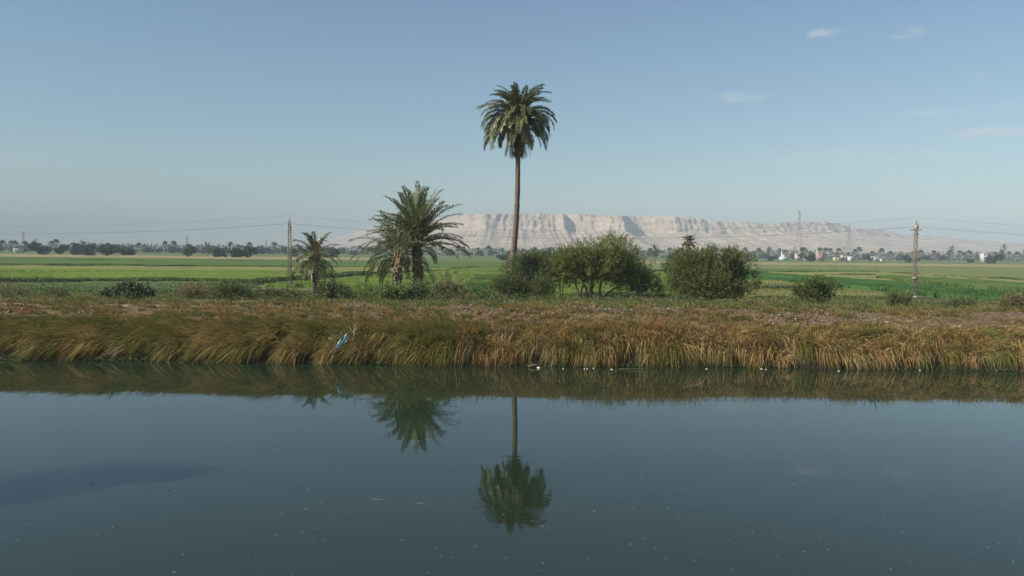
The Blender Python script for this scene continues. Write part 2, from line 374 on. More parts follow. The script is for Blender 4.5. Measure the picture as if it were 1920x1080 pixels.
def field(kind, corners, h=.5, nu=120, nv=30, rough=.12, tuft=0):
    """corners in pixels, clockwise from far left; the crop stands h above the plain and its edge is a real step"""
    z0 = .23
    c = [onz(px, py, z0) for px, py in corners]
    U, Vv = np.meshgrid(np.linspace(0, 1, nu), np.linspace(0, 1, nv))
    P = (c[0][None, None] * ((1 - U) * (1 - Vv))[..., None] + c[1] * (U * (1 - Vv))[..., None] + c[2] * (U * Vv)[..., None] + c[3] * ((1 - U) * Vv)[..., None])
    X, Y = P[..., 0].copy(), P[..., 1].copy()
    wob = 1.7 * (Y / 120)
    X += (fbm(X * .15, Y * .15, 3) - .5) * wob; Y += (fbm(X * .12 + 9, Y * .15, 3) - .5) * wob * 1.4
    Z = z0 + h + (fbm(X * .8, Y * .8, 3) - .5) * rough * 2 + (fbm(X * .06, Y * .09, 2) - .5) * rough * 2
    Z = Z + .004 * len(FIELDS)
    V = np.stack([X, Y, Z], -1); i = np.arange(nv - 1)[:, None] * nu + np.arange(nu - 1)[None]
    Q = np.stack([i, i + nu, i + nu + 1, i + 1], -1).reshape(-1, 4)
    mb = MB(); mb.add(V.reshape(-1, 3), Q)
    ring = np.concatenate([V[0, :], V[1:, -1], V[-1, -2::-1], V[-2:0:-1, 0]]); low = ring.copy(); low[:, 2] = .1
    n = len(ring); a = np.arange(n); bq = (a + 1) % n
    mb.add(np.vstack([ring, low]), np.stack([a, bq, n + bq, n + a], -1))
    o = tag(mb.obj("crop_field", FM[kind], smooth=False), kind='structure')
    FIELDS.append((kind, c, h, tuft)); return o
# left half
field('tan',   [(-900, 467.5), (700, 484), (700, 490), (-900, 473)], .25, 160, 12)
field('green', [(-900, 474), (980, 493.5), (980, 506), (-900, 489)], .5, 200, 24)
field('yel',   [(-700, 494.5), (900, 505.5), (690, 514), (-700, 501)], .35, 160, 14)
field('lime',  [(-600, 504), (690, 514.5), (480, 531), (-600, 524)], .6, 160, 30, .16, 1)
field('sage',  [(-500, 537), (470, 533), (500, 566), (-500, 560)], .35, 160, 30, .1, 1)
# the dark ditch that runs away from the canal, and the bright field to its right
field('lime',  [(912, 504), (1010, 512), (900, 548), (500, 538)], .5, 120, 60, .14, 1)
field('vivid', [(905, 515), (965, 514.5), (965, 552), (860, 549)], .45, 60, 40, .14, 1)
field('lime', [(970, 513), (1420, 513), (1250, 562), (970, 560)], .45, 120, 50, .14, 1)
# right half
field('tan',   [(1000, 488.5), (2700, 505), (2700, 511), (1000, 493)], .3, 160, 10)
field('pale',  [(1010, 494), (1645, 500), (1645, 511.5), (1010, 507)], .42, 120, 20)
field('pale',  [(1645, 500), (2700, 511.5), (2700, 576), (1645, 511.5)], .42, 120, 24)
field('green', [(1380, 506.5), (1640, 510), (1640, 512.4), (1420, 512)], .5, 90, 6, .15)
field('yel',   [(1420, 513), (1640, 513.5), (2300, 553.5), (2300, 570)], .4, 140, 24, .12)
field('vivid', [(1380, 512.5), (1430, 515), (1700, 535), (1330, 526)], .45, 120, 26, .12, 1)
field('green', [(1640, 526), (1800, 532), (2300, 568), (2300, 592)], .8, 120, 24, .35, 1)
field('vivid', [(1430, 522), (1640, 532), (2300, 594), (2300, 618)], .5, 160, 30, .16, 1)
field('yel',   [(1250, 528), (1440, 528), (1690, 561), (1250, 561)], .35, 120, 40, .14, 1)

# near crops: real stalks standing on the nearer fields
TC = {'lime': ((.09, .13, .02), (.15, .19, .04)), 'sage': ((.075, .115, .035), (.135, .175, .06)), 'vivid': ((.035, .09, .02), (.075, .16, .04)),
      'yel': ((.14, .15, .04), (.26, .25, .09)), 'green': ((.06, .10, .02), (.14, .17, .05))}
mb = MB()
for kind, c, h, tuft in FIELDS:
    if not tuft: continue
    n = 8500
    u, v = RNG.random(n), RNG.random(n) ** .7
    P = (c[0] * ((1 - u) * (1 - v))[:, None] + c[1] * (u * (1 - v))[:, None] + c[2] * (u * v)[:, None] + c[3] * ((1 - u) * v)[:, None])
    e = np.abs(P[:, 0]) < P[:, 1] * .68; P = P[e]; P[:, 2] = .2
    P = np.repeat(P, 3, 0) + RNG.normal(size=(len(P) * 3, 3)) * [.25, .25, 0]; k = len(P)
    a, b_ = map(np.array, TC[kind]); f = RNG.random(k)[:, None]
    blades(mb, P, unit(rnd(k) * [.5, .5, .2] + [0, 0, 1]), rnd(k) * [.4, .4, 0] - [0, 0, .2], (h + .18 + RNG.random(k) * .32), .07 + RNG.random(k) * .09, a * (1 - f) + b_ * f, 2)
tag(mb.obj("standing_crop", M_GRASS), "green crops standing in strips across the flat fields", "crops", kind='stuff')

# weeds along the ditches between the fields
mb = MB()
for pts, n, hm in (([(-300, 499.5), (380, 501.4)], 1500, .6), ([(-500, 531.5), (-100, 531), (150, 530), (340, 529), (480, 527)], 1500, .42), ([(902, 503), (690, 516), (560, 526), (440, 535)], 1900, .75),
                   ([(1430, 513.5), (1530, 512.5)], 400, .6), ([(1550, 517), (1640, 520)], 300, .6), ([(1640, 511.5), (1780, 519), (1930, 529), (2200, 545)], 1300, .5), ([(1440, 546), (1500, 545)], 300, .5),
                   ([(1700, 549), (1790, 551)], 260, .55), ([(-300, 487), (480, 492)], 900, .5), ([(1440, 500), (1900, 506)], 500, .5), ([(700, 497), (960, 495)], 500, .5), ([(100, 559), (330, 560)], 700, .5), ([(1100, 566), (1250, 566)], 500, .45)):
    W_ = np.array([onz(x, y, .3) for x, y in pts]); u = np.sort(RNG.random(n)) * (len(pts) - 1)
    P = np.stack([np.interp(u, np.arange(len(pts)), W_[:, q]) for q in range(3)], -1)
    dn = fbm(P[:, 0] * .12, P[:, 1] * .12, 4); ok = dn + RNG.normal(size=n) * .08 > .48; P, dn = P[ok], dn[ok]; n = len(P)
    k = 9; Q_ = np.repeat(P, k, 0); Q_ += RNG.normal(size=(n * k, 3)) * [.5, .45, 0]; hh_ = np.repeat(hm * (.3 + 1.6 * (dn - .35)), k)
    Q_[:, 2] = np.where(Q_[:, 1] < 84, ground(Q_[:, 0], Q_[:, 1]), .25) + RNG.random(n * k) * hh_ * 1.2
    leaves(mb, Q_, unit(rnd(n * k) + [0, 0, .9]), .34, .12, np.tile((.07, .10, .03), (n * k, 1)) * RNG.uniform(.55, 1.4, (n * k, 1)))
tag(mb.obj("ditch_weeds", M_LEAF), "dark rough weeds along the ditches between the fields", "weeds", kind='stuff')

# ------------------------------------------------------------------ grass on the bank
OL = np.array([.185, .175, .032]); GR = np.array([.135, .205, .038]); ST = np.array([.45, .325, .125]); RB = np.array([.38, .205, .08]); DK = np.array([.07, .08, .02]); PK = np.array([.52, .37, .20])
mb = MB(); nT = 1150
tx = RNG.uniform(-33, 33, nT); tx[:120] = np.sign(tx[:120]) * (33 + RNG.random(120) ** 1.5 * 50)
td = .5 + RNG.random(nT) * 2.35; td[130:270] = 2.5 + RNG.random(140) ** 1.5 * 2.2
for x, d in zip(tx, td):
    if vnoise(x * .9, d * .8 + 7) < .06: continue
    y = float(wline(x)) + d; z = float(ground(x, y)) - .05
    k = 185; ctr = np.array([x, y, z]); sp = x / 30
    wind = np.interp(x, [-20, -4, 8, 20], [-.62, -.42, -.16, -.04]) + RNG.normal() * .10 + (fbm(x * .25, 3.3, 2) - .5) * .3
    base = ctr + RNG.normal(size=(k, 3)) * [.2, .16, .03]
    rad = RNG.normal(size=(k, 3)) * [.32, .3, .12]
    hang = np.where(RNG.random((k, 1)) < .68, 1.0, 0.0); lean = RNG.normal() * .13
    d0 = unit(rad * .5 + np.array([wind * .5 + lean, -.24, 1.1]) + hang * [0, -.27, -.16])
    g = np.array([wind * .42 + lean * .3, -.2, -.56]) + hang * [0, .10, -.52] + RNG.normal(size=(k, 3)) * [.06, .05, .12]
    hsc = (.58 + .55 * fbm(x * .3, 8.8, 3)) * RNG.uniform(.8, 1.15) + (.06 if -8 < x < 12 else 0)
    L = (1.0 + RNG.random(k) * .95) * hsc * (1 + .10 * hang[:, 0]) * np.clip(.58 + d * .42, 0, 1) * np.clip(1.75 - .42 * d, .5, 1) * (.85 + .3 * RNG.random()) * (1.22 - .16 * d)
    pol = np.clip(.60 - .32 * sp + (fbm(x * .3, d * .4, 3) - .5) * 1.5, .08, .92)      # share of green
    r = RNG.random()
    tc = OL if r < pol * .62 else GR if r < pol * .88 else ST if r < pol + (1 - pol) * .5 else RB if r < pol + (1 - pol) * .8 else PK
    f = RNG.random(k)[:, None]; alt = np.where(RNG.random((k, 1)) < .35, ST, np.where(RNG.random((k, 1)) < .5, RB, OL))
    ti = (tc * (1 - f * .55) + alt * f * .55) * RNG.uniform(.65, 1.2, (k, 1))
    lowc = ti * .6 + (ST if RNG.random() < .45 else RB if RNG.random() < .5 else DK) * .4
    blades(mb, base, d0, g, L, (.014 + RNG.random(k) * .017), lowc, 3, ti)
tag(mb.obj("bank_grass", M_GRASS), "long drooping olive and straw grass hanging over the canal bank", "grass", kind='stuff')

# short dry tufts on the soil and the taller fringe behind it
mb = MB()
def tufts(mb, X, Y, k, L, wd, cols, spread=.12, g=-.35):
    n = len(X); Z = ground(X, Y) - .02
    P = np.repeat(np.stack([X, Y, Z], -1), k, 0) + RNG.normal(size=(n * k, 3)) * [spread, spread, 0]
    d0 = unit(RNG.normal(size=(n * k, 3)) * [.4, .4, .1] + [-.12, -.08, 1])
    ca = np.array(cols)[RNG.integers(0, len(cols), n)]; C = np.repeat(ca, k, 0) * RNG.uniform(.7, 1.25, (n * k, 1))
    Ls = np.repeat(L * RNG.uniform(.6, 1.3, n), k) * RNG.uniform(.6, 1.2, n * k)
    blades(mb, P, d0, RNG.normal(size=(n * k, 3)) * [.25, .2, .05] + [-.1, -.05, g], Ls, wd * RNG.uniform(.7, 1.4, n * k), C, 3)
n = 5600; X = RNG.uniform(-45, 45, n); Y = wline(X) + RNG.uniform(2.6, 9.5, n); ok = fbm(X * .5, Y * .8, 4) > .475
tufts(mb, X[ok], Y[ok], 26, .32, .018, [ST * .7, RB * .9, OL, ST * .6, (.13, .14, .045), (.09, .11, .035)])
n = 4200; X = RNG.uniform(-60, 60, n); Y = wline(X) + 8.2 + RNG.random(n) ** 1.4 * 11
ok = (fbm(X * .25, Y * .3, 3) + .16 * ((X > -3) & (X < 22)) + .05 * (X > 20)) > .49
tufts(mb, X[ok], Y[ok], 20, .42, .022, [(.27, .23, .085), (.19, .20, .055), (.13, .155, .036), (.31, .24, .11), (.11, .145, .034)], .18)
n = 2600; X = RNG.uniform(-75, 75, n); Y = wline(X) + RNG.uniform(16, 52, n); ok = fbm(X * .15, Y * .2, 3) > .42
tufts(mb, X[ok], Y[ok], 16, .45, .03, [(.11, .15, .03), (.16, .18, .05), (.23, .21, .08), (.09, .13, .03)], .3)
tag(mb.obj("dry_tufts", M_GRASS), "dry grass and weeds on the dusty top of the bank", "grass", kind='stuff')

# small green weeds at the water's edge
mb = MB(); n = 1500
X = RNG.uniform(-32, 32, n); Y = wline(X) + RNG.uniform(-.12, .3, n); ok = fbm(X * .6, Y * 0 + 4, 3) > .42; X, Y = X[ok], Y[ok]; n = len(X)
k = 14; P = np.repeat(np.stack([X, Y, np.maximum(ground(X, Y), 0)], -1), k, 0) + RNG.normal(size=(n * k, 3)) * [.14, .07, .05]; P[:, 2] = np.abs(P[:, 2])
tc = np.repeat(np.array([(.09, .13, .03), (.13, .15, .045), (.06, .09, .025), (.17, .15, .07)])[RNG.integers(0, 4, n)], k, 0) * RNG.uniform(.7, 1.2, (n * k, 1))
leaves(mb, P, unit(rnd(n * k) + [0, -.3, .4]), .09 + RNG.random(n * k) * .1, .035, tc)
tag(mb.obj("waterside_weed", M_LEAF), "low green weeds along the waterline under the grass", "weeds", kind='stuff')

# clods and broken stones on the bank top
mb = MB()
cube = np.array([(x, y, z) for z in (-1, 1) for x, y in ((-1, -1), (1, -1), (1, 1), (-1, 1))], float) * .6
qf = np.array([(3, 2, 1, 0), (4, 5, 6, 7), (0, 1, 5, 4), (1, 2, 6, 5), (2, 3, 7, 6), (3, 0, 4, 7)])
n = 12000; X = RNG.uniform(-40, 40, n); Y = wline(X) + 2.6 + RNG.random(n) * 6.2
dens = fbm(X * .18, Y * .5, 3) + .16 * ((X > -17) & (X < -7)) + .16 * ((X > 12) & (X < 17)) - .05 * (X > 18)
ok = dens > .53; X, Y = X[ok], Y[ok]; n = len(X)
s = .022 + RNG.random(n) ** 4 * .085
V = cube[None] * s[:, None, None] * RNG.uniform(.55, 1.35, (n, 8, 3)) * np.array([1.2, 1, .75]); a = RNG.random(n) * 6.28
ca, sa = np.cos(a)[:, None], np.sin(a)[:, None]
V = np.stack([V[..., 0] * ca - V[..., 1] * sa, V[..., 0] * sa + V[..., 1] * ca, V[..., 2]], -1)
V += np.stack([X, Y, ground(X, Y) + s * .25], -1)[:, None]
C = np.array([(.16, .125, .09), (.22, .18, .135), (.11, .085, .06), (.36, .31, .25)])[RNG.choice(4, n, p=[.45, .3, .2, .05])]
mb.add(V.reshape(-1, 3), (np.arange(n)[:, None, None] * 8 + qf[None]).reshape(-1, 4), None, np.repeat(C, 8, 0))
tag(mb.obj("rubble", M_STONE), "loose clods and broken stones on the bare bank top", "rubble", kind='stuff')

# ------------------------------------------------------------------ palms
def frond_mesh(L, pitch, droop, nl=46, ll=.55, lw=.045, seed=0, ca=(.105, .125, .04), cb=(.25, .24, .09), gap=.0):
    global RNG
    keep = RNG; RNG = np.random.default_rng(seed)
    s = np.linspace(0, 1, 15); a = pitch - droop * s ** 1.25; ds = L / 14
    yaw = np.cumsum(RNG.normal(size=15)) * .015
    P = np.stack([np.concatenate([[0], np.cumsum(np.cos(a[:-1]) * ds)]), np.cumsum(yaw) * ds * 2, np.concatenate([[0], np.cumsum(np.sin(a[:-1]) * ds)])], -1)
    mb = MB(); mb.tube(P, np.linspace(.045, .008, 15) * (L / 4), 4, np.array(cb) * 1.15, cap=False)
    sl_ = np.repeat(np.linspace(.16, .99, nl), 2) + RNG.normal(size=2 * nl) * .006; sl_ = np.clip(sl_, .12, 1); sg = np.tile([1, -1], nl)
    if gap: kp = RNG.random(2 * nl) > gap; sl_, sg = sl_[kp], sg[kp]
    B = np.stack([np.interp(sl_, s, P[:, i]) for i in range(3)], -1); aa = np.interp(sl_, s, a)
    tan = np.stack([np.cos(aa), aa * 0, np.sin(aa)], -1); nor = np.stack([-np.sin(aa), aa * 0, np.cos(aa)], -1)
    side = np.array([0, 1., 0]) * sg[:, None]
    d = unit(tan * .75 + side * (.72 + RNG.normal(size=(len(sl_), 1)) * .12) + nor * (.28 + RNG.normal(size=(len(sl_), 1)) * .18))
    ln = ll * np.sin(np.pi * np.clip(.2 + .72 * sl_, 0, 1)) ** .8 * RNG.uniform(.8, 1.15, len(sl_))
    f = RNG.random((len(sl_), 1)); C = np.array(ca) * (1 - f) + np.array(cb) * f
    n = len(sl_); wv = unit(np.cross(d, nor)) * lw * .5; tip = B + d * ln[:, None] - np.array([0, 0, 1]) * ln[:, None] * .22; mid = B + d * ln[:, None] * .5
    V = np.stack([B, mid + wv, tip, mid - wv], 1)
    mb.add(V.reshape(-1, 3), np.arange(4 * n).reshape(n, 4), None, np.repeat(C, 4, 0))
    RNG = keep
    return mb.mesh("frond", M_FROND)

def palm(name, label, base, hub, L, n, pit, drp, trunk_r, seed, ll=.55, lw=.045, boots=0, group=None, ca=(.105, .125, .04), cb=(.25, .24, .09), nl=46, bend=0, hubspread=.25, extra=None, trunkcol=(.20, .145, .10), cat="palm tree", bootlen=.3, openfront=0):
    """pit / drp: pitch and droop in degrees for young -> old fronds"""
    rng = np.random.default_rng(seed)
    t = empty(name, tuple(base), label, cat, group); B = np.array(base); H = np.array(hub) - B
    mb = MB(); k = max(14, int(np.linalg.norm(H) / .22)); s = np.linspace(0, 1, k)
    P = H[None] * s[:, None]; P[:, 0] += bend * np.sin(s * math.pi); P[:, 0] += rng.normal(size=k) * .008
    P[0, 2] -= .5
    rr = np.interp(s, *zip(*trunk_r)) * (1 + .07 * (np.arange(k) % 2) + rng.normal(size=k) * .03)
    mb.tube(P, rr, 10, trunkcol)
    for _ in range(boots):
        z = rng.random() ** .9; q = np.array([np.interp(z, s, P[:, i]) for i in range(3)]); r_ = np.interp(z, s, rr); a = rng.random() * 6.28
        o = np.array([math.cos(a), math.sin(a), 0]); bl = bootlen * (.6 + .8 * rng.random())
        c = np.array(trunkcol) * rng.uniform(.6, 1.7)
        mb.tube([q + o * r_ * .8, q + o * (r_ + .05) + [0, 0, bl * .5], q + o * (r_ + .14) + [0, 0, bl]], [.07, .06, .03], 4, c)
    mb.obj("trunk", M_BARK, t)
    classes = {}
    for i in range(n):
        u = (i + .5) / n; kx = min(9, int(u * 10)); v = i % 2
        if (kx, v) not in classes:
            uu = (kx + .5) / 10
            classes[(kx, v)] = frond_mesh(L * np.interp(uu, [0, .25, 1], [.88, 1, .92]) * (1 + .06 * v), R(np.interp(uu, *zip(*pit)) + (v - .5) * 7), R(np.interp(uu, *zip(*drp)) * (1 + .16 * (v - .5))), nl, ll, lw, seed * 100 + kx * 2 + v, ca, cb)
        az = i * 2.39996 + rng.normal() * .18
        if openfront and u > openfront and math.sin(az) < -.35: continue
        o = link("frond", classes[(kx, v)], t)
        o.location = tuple(H + np.array([math.cos(az), math.sin(az), 0]) * hubspread * .5 + [0, 0, hubspread * 2.2 * (.5 - u)])
        o.rotation_euler = (rng.normal() * .11, rng.normal() * .10, az); sc_ = rng.uniform(.82, 1.1); o.scale = (sc_, sc_, sc_)
    return t, H

def gpt(px, Y):                                     # ground point under a picture column at depth Y
    X = at(px, 560, Y)[0]; return np.array([X, Y, float(ground(X, Y))])

# the tall palm
D = 73.4; b0 = gpt(953, D); hub = at(970, 227, D)
t, H = palm("tall_palm", "very tall date palm with a slim bare trunk and dense drooping crown", b0, hub, 3.42, 150,
         [(0, 86), (.2, 64), (.5, 40), (.8, 18), (1, -8)], [(0, 64), (.3, 106), (.6, 126), (.85, 108), (1, 78)],
         [(0, .30), (.25, .25), (.75, .20), (.80, .21), (.815, .34), (.835, .24), (.86, .36), (1, .34)], 21, ll=.56, lw=.075, hubspread=.5, bend=.34, nl=56, trunkcol=(.165, .115, .078), ca=(.095, .115, .04), cb=(.23, .225, .09))
rng = np.random.default_rng(5)
for z in (.81, .82):                                 # the ragged collar under the crown
    mb = MB()
    for a in np.arange(0, 6.28, .55):
        o = np.array([math.cos(a), math.sin(a), 0]); p = H * z + [.32 * math.sin(z * math.pi), 0, 0]
        mb.tube([p + o * .18, p + o * .34 + [0, 0, -.1], p + o * .42 + [0, 0, .12]], [.08, .08, .03], 4, (.2, .14, .1))
    mb.obj("leaf_base_collar", M_BARK, t)
dead = frond_mesh(2.3, R(-62), R(24), 36, .4, .04, 77, (.10, .085, .045), (.16, .13, .07))
for i in range(14):
    a = i * 2.4; o = link("frond", dead, t, tuple(H + np.array([math.cos(a) * .2, math.sin(a) * .2, -.9]))); o.rotation_euler = (0, rng.normal() * .12, a)

# the pair of palms left of it
D = 63.5; b0 = gpt(783, D); hub = at(782, 452, D)
t, H = palm("date_palm", "bushy date palm with upright grey green fronds and rough trunk, tallest of the low group", b0, hub, 3.95, 84,
         [(0, 88), (.3, 64), (.6, 40), (1, 4)], [(0, 22), (.3, 46), (.7, 76), (1, 58)], [(0, .36), (.5, .30), (1, .28)], 31, ll=.62, lw=.07, boots=130, hubspread=.42, nl=56,
         ca=(.10, .13, .058), cb=(.25, .26, .12), openfront=.66, trunkcol=(.24, .16, .10))
for dx, dz, a in ((.3, 1.5, .6), (-.1, 1.1, 2.3), (.9, 1.0, .2), (.15, .6, 4.4), (-.45, 1.35, 5.2)):
    mb = MB(); q = H + [dx, -.5, dz]
    mb.tube([q, q + [.03 * math.cos(a), -.04, .3], q + [.07, -.02, .62]], [.03, .075, .02], 5, (.55, .46, .30)); mb.obj("flower_sheath", M_BARK, t)
D = 62.2; b0 = gpt(742, D); hub = at(747, 482, D)
palm("date_palm", "low date palm with a shaggy skirt of drooping fronds, leftmost trunk of the low pair", b0, hub, 3.5, 58,
         [(0, 84), (.3, 50), (.6, 26), (1, -6)], [(0, 40), (.3, 88), (.7, 108), (1, 82)], [(0, .30), (.4, .26), (1, .24)], 41, ll=.56, lw=.065, boots=110, hubspread=.35,
         ca=(.10, .125, .052), cb=(.255, .25, .11), trunkcol=(.26, .17, .10), openfront=.35)
# small singed palm at the left
D = 61.0; b0 = gpt(592, D); hub = at(589, 484, D)
t, H = palm("small_palm", "small thin palm with a scorched trunk base beside the left power pole", b0, hub, 2.0, 40,
         [(0, 84), (.3, 52), (.6, 24), (1, -30)], [(0, 40), (.3, 88), (.7, 105), (1, 60)], [(0, .09), (.24, .11), (.36, .19), (.7, .26), (1, .22)], 51, ll=.42, lw=.055, boots=90, hubspread=.25, nl=34,
         ca=(.085, .095, .035), cb=(.19, .175, .075), trunkcol=(.15, .105, .075), bootlen=.4)
dead = frond_mesh(1.7, R(-50), R(40), 26, .3, .03, 78, (.28, .21, .10), (.40, .31, .16))
for i, a in enumerate((3.3, 2.7, 3.9, .2, 5.2)):
    o = link("frond", dead, t, tuple(H + np.array([math.cos(a) * .15, math.sin(a) * .15, -.15]))); o.rotation_euler = (0, 0, a); o['label'] = "dead straw coloured frond"
# young palm without a trunk, palms farther off
def young(px, Y, L, n, name, label, seed, hz=.2, group=None, ca=(.105, .125, .04), cb=(.25, .24, .09), tr=.14):
    g0 = gpt(px, Y)
    return palm(name, label, g0, g0 + [0, 0, hz], L, n, [(0, 86), (.4, 55), (1, 5)], [(0, 20), (.5, 55), (1, 60)], [(0, tr), (1, tr)], seed, ll=.4 * L / 2, lw=.04 * L / 2, hubspread=.1, nl=26, group=group, ca=ca, cb=cb)
young(843, 61.0, 2.0, 15, "young_palm", "young stemless palm sprouting right of the low palms", 61)
def far_palm(px, pytop, Y, label, seed, L=2.6, n=26):
    g0 = np.array([at(px, 480, Y)[0], Y, .22]); hb = at(px, pytop, Y); hb[2] -= L * .55
    return palm("distant_palm", label, g0, hb, L, n, [(0, 86), (.4, 45), (1, -35)], [(0, 30), (.5, 70), (1, 60)], [(0, .3), (1, .22)], seed, ll=.6, lw=.14, hubspread=.2, nl=16, ca=(.06, .075, .03), cb=(.11, .115, .045))
far_palm(1292, 446, 150, "palm crown rising behind the round acacia", 71, 1.45, 22)
far_palm(1228, 462, 330, "pale small palm in the gap between the two acacias", 72, 3.2)
far_palm(388, 456, 480, "dark palm standing free on the left field edge", 73, 4.0)
far_palm(1785, 461, 640, "palm standing above the tree line right of the right pole", 74, 4.4)
far_palm(1883, 459, 700, "tallest far palm near the right picture edge", 75, 3.6)
far_palm(1760, 474, 560, "stubby pale palm in front of the right tree line", 76, 3.4)

# ------------------------------------------------------------------ bushes and trees
def bush(name, label, cat, px, D, blobs, nspray, per, slen, ll, lw, ca, cb, stems=(), upb=.6, seed=1, hollow=.55, cf=1.6, thr=-.35, group=None, trunkcol=(.10, .075, .05), stemr=.06, basepx=None):
    global RNG
    RNG = np.random.default_rng(seed)
    b0 = gpt(basepx or px, D); t = empty(name, tuple(b0), label, cat, group)
    C = np.array([at(x, y, D) - b0 for x, y, *_ in blobs]); RR = np.array([(rx * D / F, rx * D / F * .85, ry * D / F) for _, _, rx, ry in blobs])
    off = RNG.normal(size=len(blobs)) * RR[:, 1] * .35; C[:, 1] += off
    wgt = RR.prod(1) ** .75; k = RNG.choice(len(blobs), nspray * 2, p=wgt / wgt.sum())
    o = rnd(nspray * 2); r = 1 - hollow * RNG.random(nspray * 2) ** 1.3
    P = C[k] + o * r[:, None] * RR[k]
    ok = (clump(P + b0 * .37, cf) + RNG.normal(size=len(P)) * .35 > thr) & (P[:, 2] > .05); P, o, k = P[ok][:nspray], o[ok][:nspray], k[ok][:nspray]; n = len(P)
    d = unit(o * .75 + [0, 0, upb] + rnd(n) * .55); sl = slen * RNG.uniform(.5, 1.25, n)
    tt = RNG.random((n, per)); Q = P[:, None] + d[:, None] * (sl[:, None] * tt)[..., None] + RNG.normal(size=(n, per, 3)) * slen * .08
    ld = unit(d[:, None] * .7 + RNG.normal(size=(n, per, 3)) * .6); f = np.clip(RNG.random((n, 1, 1)) * .8 + RNG.random((n, per, 1)) * .4 - .1, 0, 1)
    T = (np.array(ca) * (1 - f) + np.array(cb) * f)
    mb = MB(); leaves(mb, Q.reshape(-1, 3), ld.reshape(-1, 3), ll * RNG.uniform(.6, 1.3, n * per), lw * RNG.uniform(.7, 1.2, n * per), T.reshape(-1, 3))
    mb.obj("crown", M_LEAF, t)
    # twigs reach into the sprays
    mb = MB(); m_ = min(n, 160)
    for i in RNG.choice(n, m_, replace=False):
        q0 = C[k[i]] * [1, 1, .8]; mb.tube([q0 + (P[i] - q0) * .2, q0 + (P[i] - q0) * .6 + RNG.normal(size=3) * .05, P[i] + d[i] * sl[i] * .8], [stemr * .25, stemr * .16, .006], 3, np.array(trunkcol), cap=False)
    mb.obj("twigs", M_BARK, t)
    for (bx, tx, ty, rr) in (stems or [(px, x, y, stemr) for x, y, *_ in blobs]):
        mb = MB(); q0 = gpt(bx, D) - b0; q1 = at(tx, ty, D) - b0; q1[1] += RNG.normal() * .4
        s = np.linspace(0, 1, 8)[:, None]; c = q0 + (q1 - q0) * [.3, .3, .62]
        Pp = q0 * (1 - s) ** 2 + 2 * c * s * (1 - s) + q1 * s ** 2 + RNG.normal(size=(8, 3)) * rr * .5; Pp[0] = q0 - [0, 0, .2]
        mb.tube(Pp, np.linspace(rr, rr * .25, 8), 6, trunkcol); mb.obj("stem", M_BARK, t)
    return t
AC = ((.065, .09, .02), (.23, .25, .06))
bush("acacia_tree", "largest acacia, wide spreading crown on several dark forking stems", "tree", 1112, 64.5,
     [(1078, 492, 44, 32), (1132, 476, 56, 34), (1172, 500, 52, 36), (1196, 530, 44, 26), (1112, 516, 48, 20), (1218, 545, 30, 14), (1062, 512, 26, 18), (1150, 455, 26, 14)],
     4200, 22, .52, .115, .041, *AC, stems=[(1108, 1115, 490, .17), (1104, 1078, 500, .11), (1086, 1066, 505, .09), (1090, 1100, 505, .09), (1122, 1140, 500, .10), (1126, 1190, 525, .10), (1124, 1210, 542, .07), (1074, 1070, 540, .05)], upb=.72, seed=101, hollow=.8)
bush("slender_tree", "slender young acacia on two thin stems, left edge of the largest acacia", "tree", 1050, 65.5, [(1040, 500, 34, 28), (1056, 522, 28, 16), (1030, 515, 22, 18)],
     900, 14, .42, .12, .045, (.06, .082, .02), (.135, .16, .04), stems=[(1050, 1046, 500, .07), (1053, 1060, 512, .05)], seed=102, hollow=.85)
bush("tamarisk_bush", "dark wispy tamarisk hiding the foot of the tallest palm", "bush", 985, 60.5,
     [(985, 518, 46, 36), (1002, 543, 38, 28), (958, 548, 34, 24), (975, 492, 26, 16), (1000, 488, 24, 14), (945, 535, 22, 18)],
     2600, 15, .45, .12, .032, (.06, .085, .025), (.16, .185, .055), upb=.9, seed=103, hollow=.75)
bush("acacia_tree", "round acacia with a lower skirt of dense leaves, right of the largest acacia", "tree", 1335, 62.0,
     [(1292, 503, 46, 36), (1345, 492, 50, 28), (1328, 530, 60, 34), (1382, 505, 36, 36), (1374, 532, 50, 26), (1285, 535, 34, 26)],
     4900, 21, .46, .11, .041, (.065, .09, .022), (.23, .255, .065), stems=[(1335, 1330, 500, .14), (1340, 1390, 520, .10), (1330, 1290, 510, .10), (1337, 1365, 500, .1)], upb=.72, seed=104, hollow=.75, thr=-.9)
bush("round_bush", "compact round green bush standing alone left of the right pole", "bush", 1536, 57.0, [(1538, 545, 38, 24), (1514, 546, 22, 20), (1560, 546, 20, 22), (1536, 558, 36, 14)],
     2800, 14, .26, .10, .045, (.055, .078, .02), (.165, .19, .05), upb=.7, seed=105, hollow=.7)
